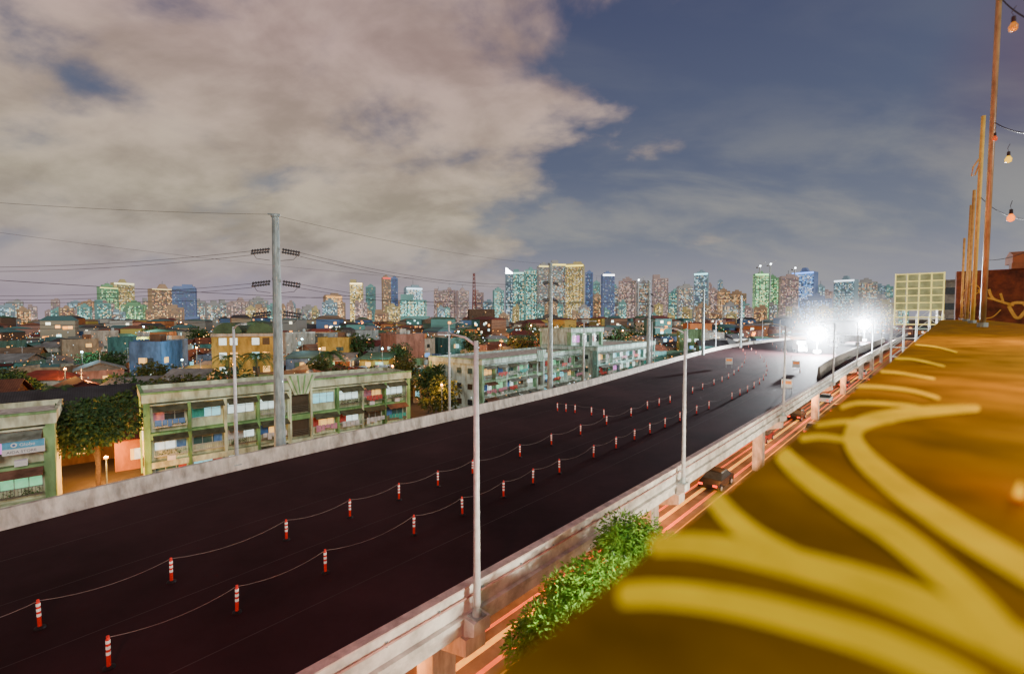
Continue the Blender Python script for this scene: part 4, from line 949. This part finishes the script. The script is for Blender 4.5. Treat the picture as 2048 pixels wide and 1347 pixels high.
for idx,(pts,w0,w1) in enumerate([([(1235,1192),(1330,1190),(1480,1210),(1700,1268),(1860,1330),(1960,1390)],46,70),
 ([(1300,1092),(1400,1092),(1560,1122),(1760,1180),(1960,1262),(2150,1350)],38,85),
 ([(1425,995),(1465,1040),(1520,1085),(1600,1130)],36,50),([(1560,905),(1600,945),(1690,1010),(1800,1080),(1930,1190),(2020,1290)],32,66),
 ([(1960,818),(1880,822),(1790,832),(1722,850),(1706,880),(1735,925),(1820,995),(1940,1075),(2120,1180)],14,60),
 ([(1600,880),(1640,876),(1690,882)],12,10),([(1630,854),(1690,846),(1790,845)],8,9),([(1680,818),(1720,808),(1800,812),(1850,820)],8,7),
 ([(1715,775),(1760,776),(1830,785),(1880,800)],7,7),([(1760,745),(1800,748),(1870,760)],5,5),([(1790,720),(1830,722),(1890,735)],4,4),([(1830,693),(1870,697),(1915,708)],3,3)]):
    scroll(idx,pts,w0,w1)
a=e0-ed*30; c=e0+ed*60
def og(p,o): return (p.x+en.x*o,p.y+en.y*o)
b=MB(); b.prism([og(a,.06),og(a,.9),og(c,.9),og(c,.06)],0,CZ-LH-.16)
o=b.build('building_wall',mat('ochre_wall',(.4,.26,.1),.8,.3,1,streak=True)); tag(o,'outer wall of the building carrying the painted ledge','wall')
b=MB(); b.prism([og(a,.92),og(a,12),og(c,12),og(c,.92)],CZ-1.4,CZ-1.15); struct(b.build('terrace_floor',M['concd']))
fp=P(2038,1003,CZ-LH)
r_=empty('tea_light',(fp.x,fp.y,fp.z+.001),0,'small glowing orange tea light on the painted ledge at right edge','candle')
b=MB(); b.tube([(0,0,0),(0,0,.0015),(0,0,.002)],[.0035,.004,.004],14); b.build('cup',mat('amber_cup',(.1,.02,.0),.5,emit=(1,.12,.0),es=.7),r_)
b=MB(); b.tube([(0,0,.002),(0,0,.004),(0,0,.012)],[.001,.0024,.0004],8); b.build('flame',mat('flame',(.05,.03,.0),.8,emit=(1,.50,.0),es=2.6),r_)
point((fp.x+.03,fp.y,fp.z+.05),(1,.20,.0),.12,.012)
def spole(px0,py0_,px1,py1,Y,r0,mm,lab):
    p=Q(px0,py0_,Y); q=Q(px1,py1,Y); q.z=lz(Y); r_=empty('festoon_pole',q,0,lab,'pole','poles of the string lights on the ledge')
    b=MB(); b.tube([(0,0,0),p-q],r0,10); b.build('tube',mm,r_,True)
    b=MB(); b.tube([(0,0,0),(0,0,.05)],r0*1.8,10); b.build('foot',M['galvd'],r_)
woodm=mat('painted_pole',(.42,.30,.12),.35,.4,8,streak=True,spec=.6); wood2=mat('weathered_pole',(.62,.38,.10),.7,.35,8)
spole(2001,-60,1965,650,5.2,.026,woodm,'tallest brown pole at right running out of the top of the frame')
spole(1967,232,1944,650,8,.03,mat('yellowish_pole',(.85,.62,.12),.6,.2,8),'second pole from the right, yellowish with cables tied on')
spole(1949,380,1933,648,11,.032,wood2,'third pole from the right, thin and weathered'); spole(1942,410,1929,648,11.6,.025,wood2,'thin pole just left of the third pole')
spole(1929,476,1922,646,15,.03,wood2,'shortest and farthest pole at the left of the group')
def bulb(px,py,Y,m_,sz,lab,e_,col):
    q=Q(px,py,Y); r_=empty('hanging_bulb',q,0,lab,'light bulb','bulbs of the string lights')
    b=MB(); b.tube([(0,0,.0),(0,0,sz*1.4)],[sz*.45,sz*.4],10); b.build('socket',M['black'],r_)
    b=MB(); b.tube([(0,0,-sz*2.2),(0,0,-sz*1.9),(0,0,-sz),(0,0,0)],[sz*.2,sz*.8,sz*.9,sz*.4],12); b.build('glass_bulb',m_,r_,True)
    b=MB(); b.tube([(0,0,sz*1.4),(-.01,0,sz*2.5),(.01,0,sz*4)],sz*.08,5); b.build('cord',M['black'],r_)
    if e_: point(q-Vector((0,0,.6)),col,e_,.05)
bulb(2027,45,2.2,mat('amber_glass',(.3,.12,.02),.2,.5,40,emit=(.9,.34,.03),es=.7),.019,'amber glass bulb hanging at the top right corner',0,0)
bulb(1990,272,4.5,mat('rust_glass',(.25,.05,.01),.3,emit=(1,.12,.02),es=.8),.022,'small rusty red bulb hanging beside the tallest pole',0,0)
bulb(2017,312,4,mat('yellow_glass',(.2,.1,.0),.3,emit=(1,.58,.02),es=2.4),.026,'glowing yellow bulb right of the tallest pole',5,(1,.5,.12))
bulb(2022,428,5.5,M['orl'],.040,'glowing red orange bulb above the mural wall',8,(1,.2,.05))
for (A_,B_,sg,lab) in [(Q(1994,-15,5.2),Q(2110,60,2.0),.05,'black string light cable at the top right corner'),(Q(1990,245,5.2),Q(2100,268,3),.04,'black string light cable right of the tallest pole'),(Q(1962,395,8),Q(2100,440,4.5),.12,'black string light cable running above the mural wall'),(Q(1967,520,8),Q(2100,480,6),.08,'low black cable in front of the mural wall top')]:
    o=wire(A_,B_,sg,.006); o.name='string_cable'; tag(o,lab,'cable')
b=MB(); b.tube([Q(1958,318,7.9),Q(1946,335,7.9),Q(1943,352,7.9),Q(1950,350,7.9),Q(1960,325,7.9),Q(1955,420,7.95),Q(1948,560,7.95)],.012,6); tag(b.build('loose_cable',wood2),'loose looped cable tied to the yellowish pole','cable')
mw0=Q(1910,640,16); mw1=Q(2110,640,14.6); dxm=mw1-mw0; Lm=math.hypot(dxm.x,dxm.y)
r_=empty('mural_wall',(mw0.x,mw0.y,CZ-.3),math.atan2(dxm.y,dxm.x),'dark reddish brown rooftop wall painted with golden antlers and scrolls','wall')
bxo('wall_panel',mat('mural_red',(.16,.04,.012),.7,.7,2.5),r_,0,Lm,0,.25,0,1.95); bxo('wall_coping',mat('mural_coping',(.3,.12,.05),.7,.4,2),r_,1.3,Lm,-.05,.3,1.955,2.15)
gold=mat('mural_gold',(.5,.3,.06),.6,.4,6,emit=(.7,.3,.02),es=.3)
def curve(pts,w_):
    b=MB(); c_=cr([(x,0,z) for x,z in pts],6); k=len(c_)
    for i in range(k-1):
        d_=(c_[i+1]-c_[i]).normalized(); n=Vector((-d_.z,0,d_.x))*w_; a,c=c_[i],c_[i+1]
        b.poly([(a.x+n.x,-.006,a.z+n.z),(a.x-n.x,-.006,a.z-n.z),(c.x-n.x,-.006,c.z-n.z),(c.x+n.x,-.006,c.z+n.z)])
    b.build('golden_scroll',gold,r_)
cx=1.5
for s in (1,-1):
    curve([(cx+s*.1,.75),(cx+s*.35,.85),(cx+s*.6,1.0),(cx+s*.7,1.3)],.035); curve([(cx+s*.35,.85),(cx+s*.42,1.15)],.03); curve([(cx+s*.55,.95),(cx+s*.8,1.05),(cx+s*.95,1.3)],.03)
curve([(cx-.22,.72),(cx-.1,.82),(cx+.1,.82),(cx+.22,.72),(cx+.08,.4),(cx,.32),(cx-.08,.4),(cx-.22,.72)],.045)
curve([(.1,.4),(.35,.5),(.5,.8),(.3,1.0),(.12,.85),(.25,.72)],.015); curve([(.15,1.2),(.4,1.5),(.6,1.3),(.5,1.15)],.015); curve([(.6,.3),(.9,.35),(1.1,.6)],.015)
b=MB(); b.xprism([(-.4,0),(.6,0),(.6,.25),(.1,.42),(-.4,.28)],0,1.8); o=b.build('folded_canopy',mat('canopy_brown',(.35,.13,.05),.7)); o.location=(mw0.x+1.5,mw0.y-.3,CZ+1.87); o.rotation_euler=(0,0,math.atan2(dxm.y,dxm.x)); tag(o,'brown folded canopy lying on top of the mural wall','canopy')
point(Q(2060,560,12),(1,.35,.08),110,.15)
point((-4.5,-2.5,CZ-1.2),(1,.20,.19),4200,.5,'terrace_red_lamp')
point((.98,.62,CZ+.10),(1,.42,.0),13,.08,'terrace_amber_lamp')
point((2.6,1.9,CZ+.5),(1,.50,.02),80,.1,'terrace_amber_lamp')
print('objects',len(bpy.data.objects))
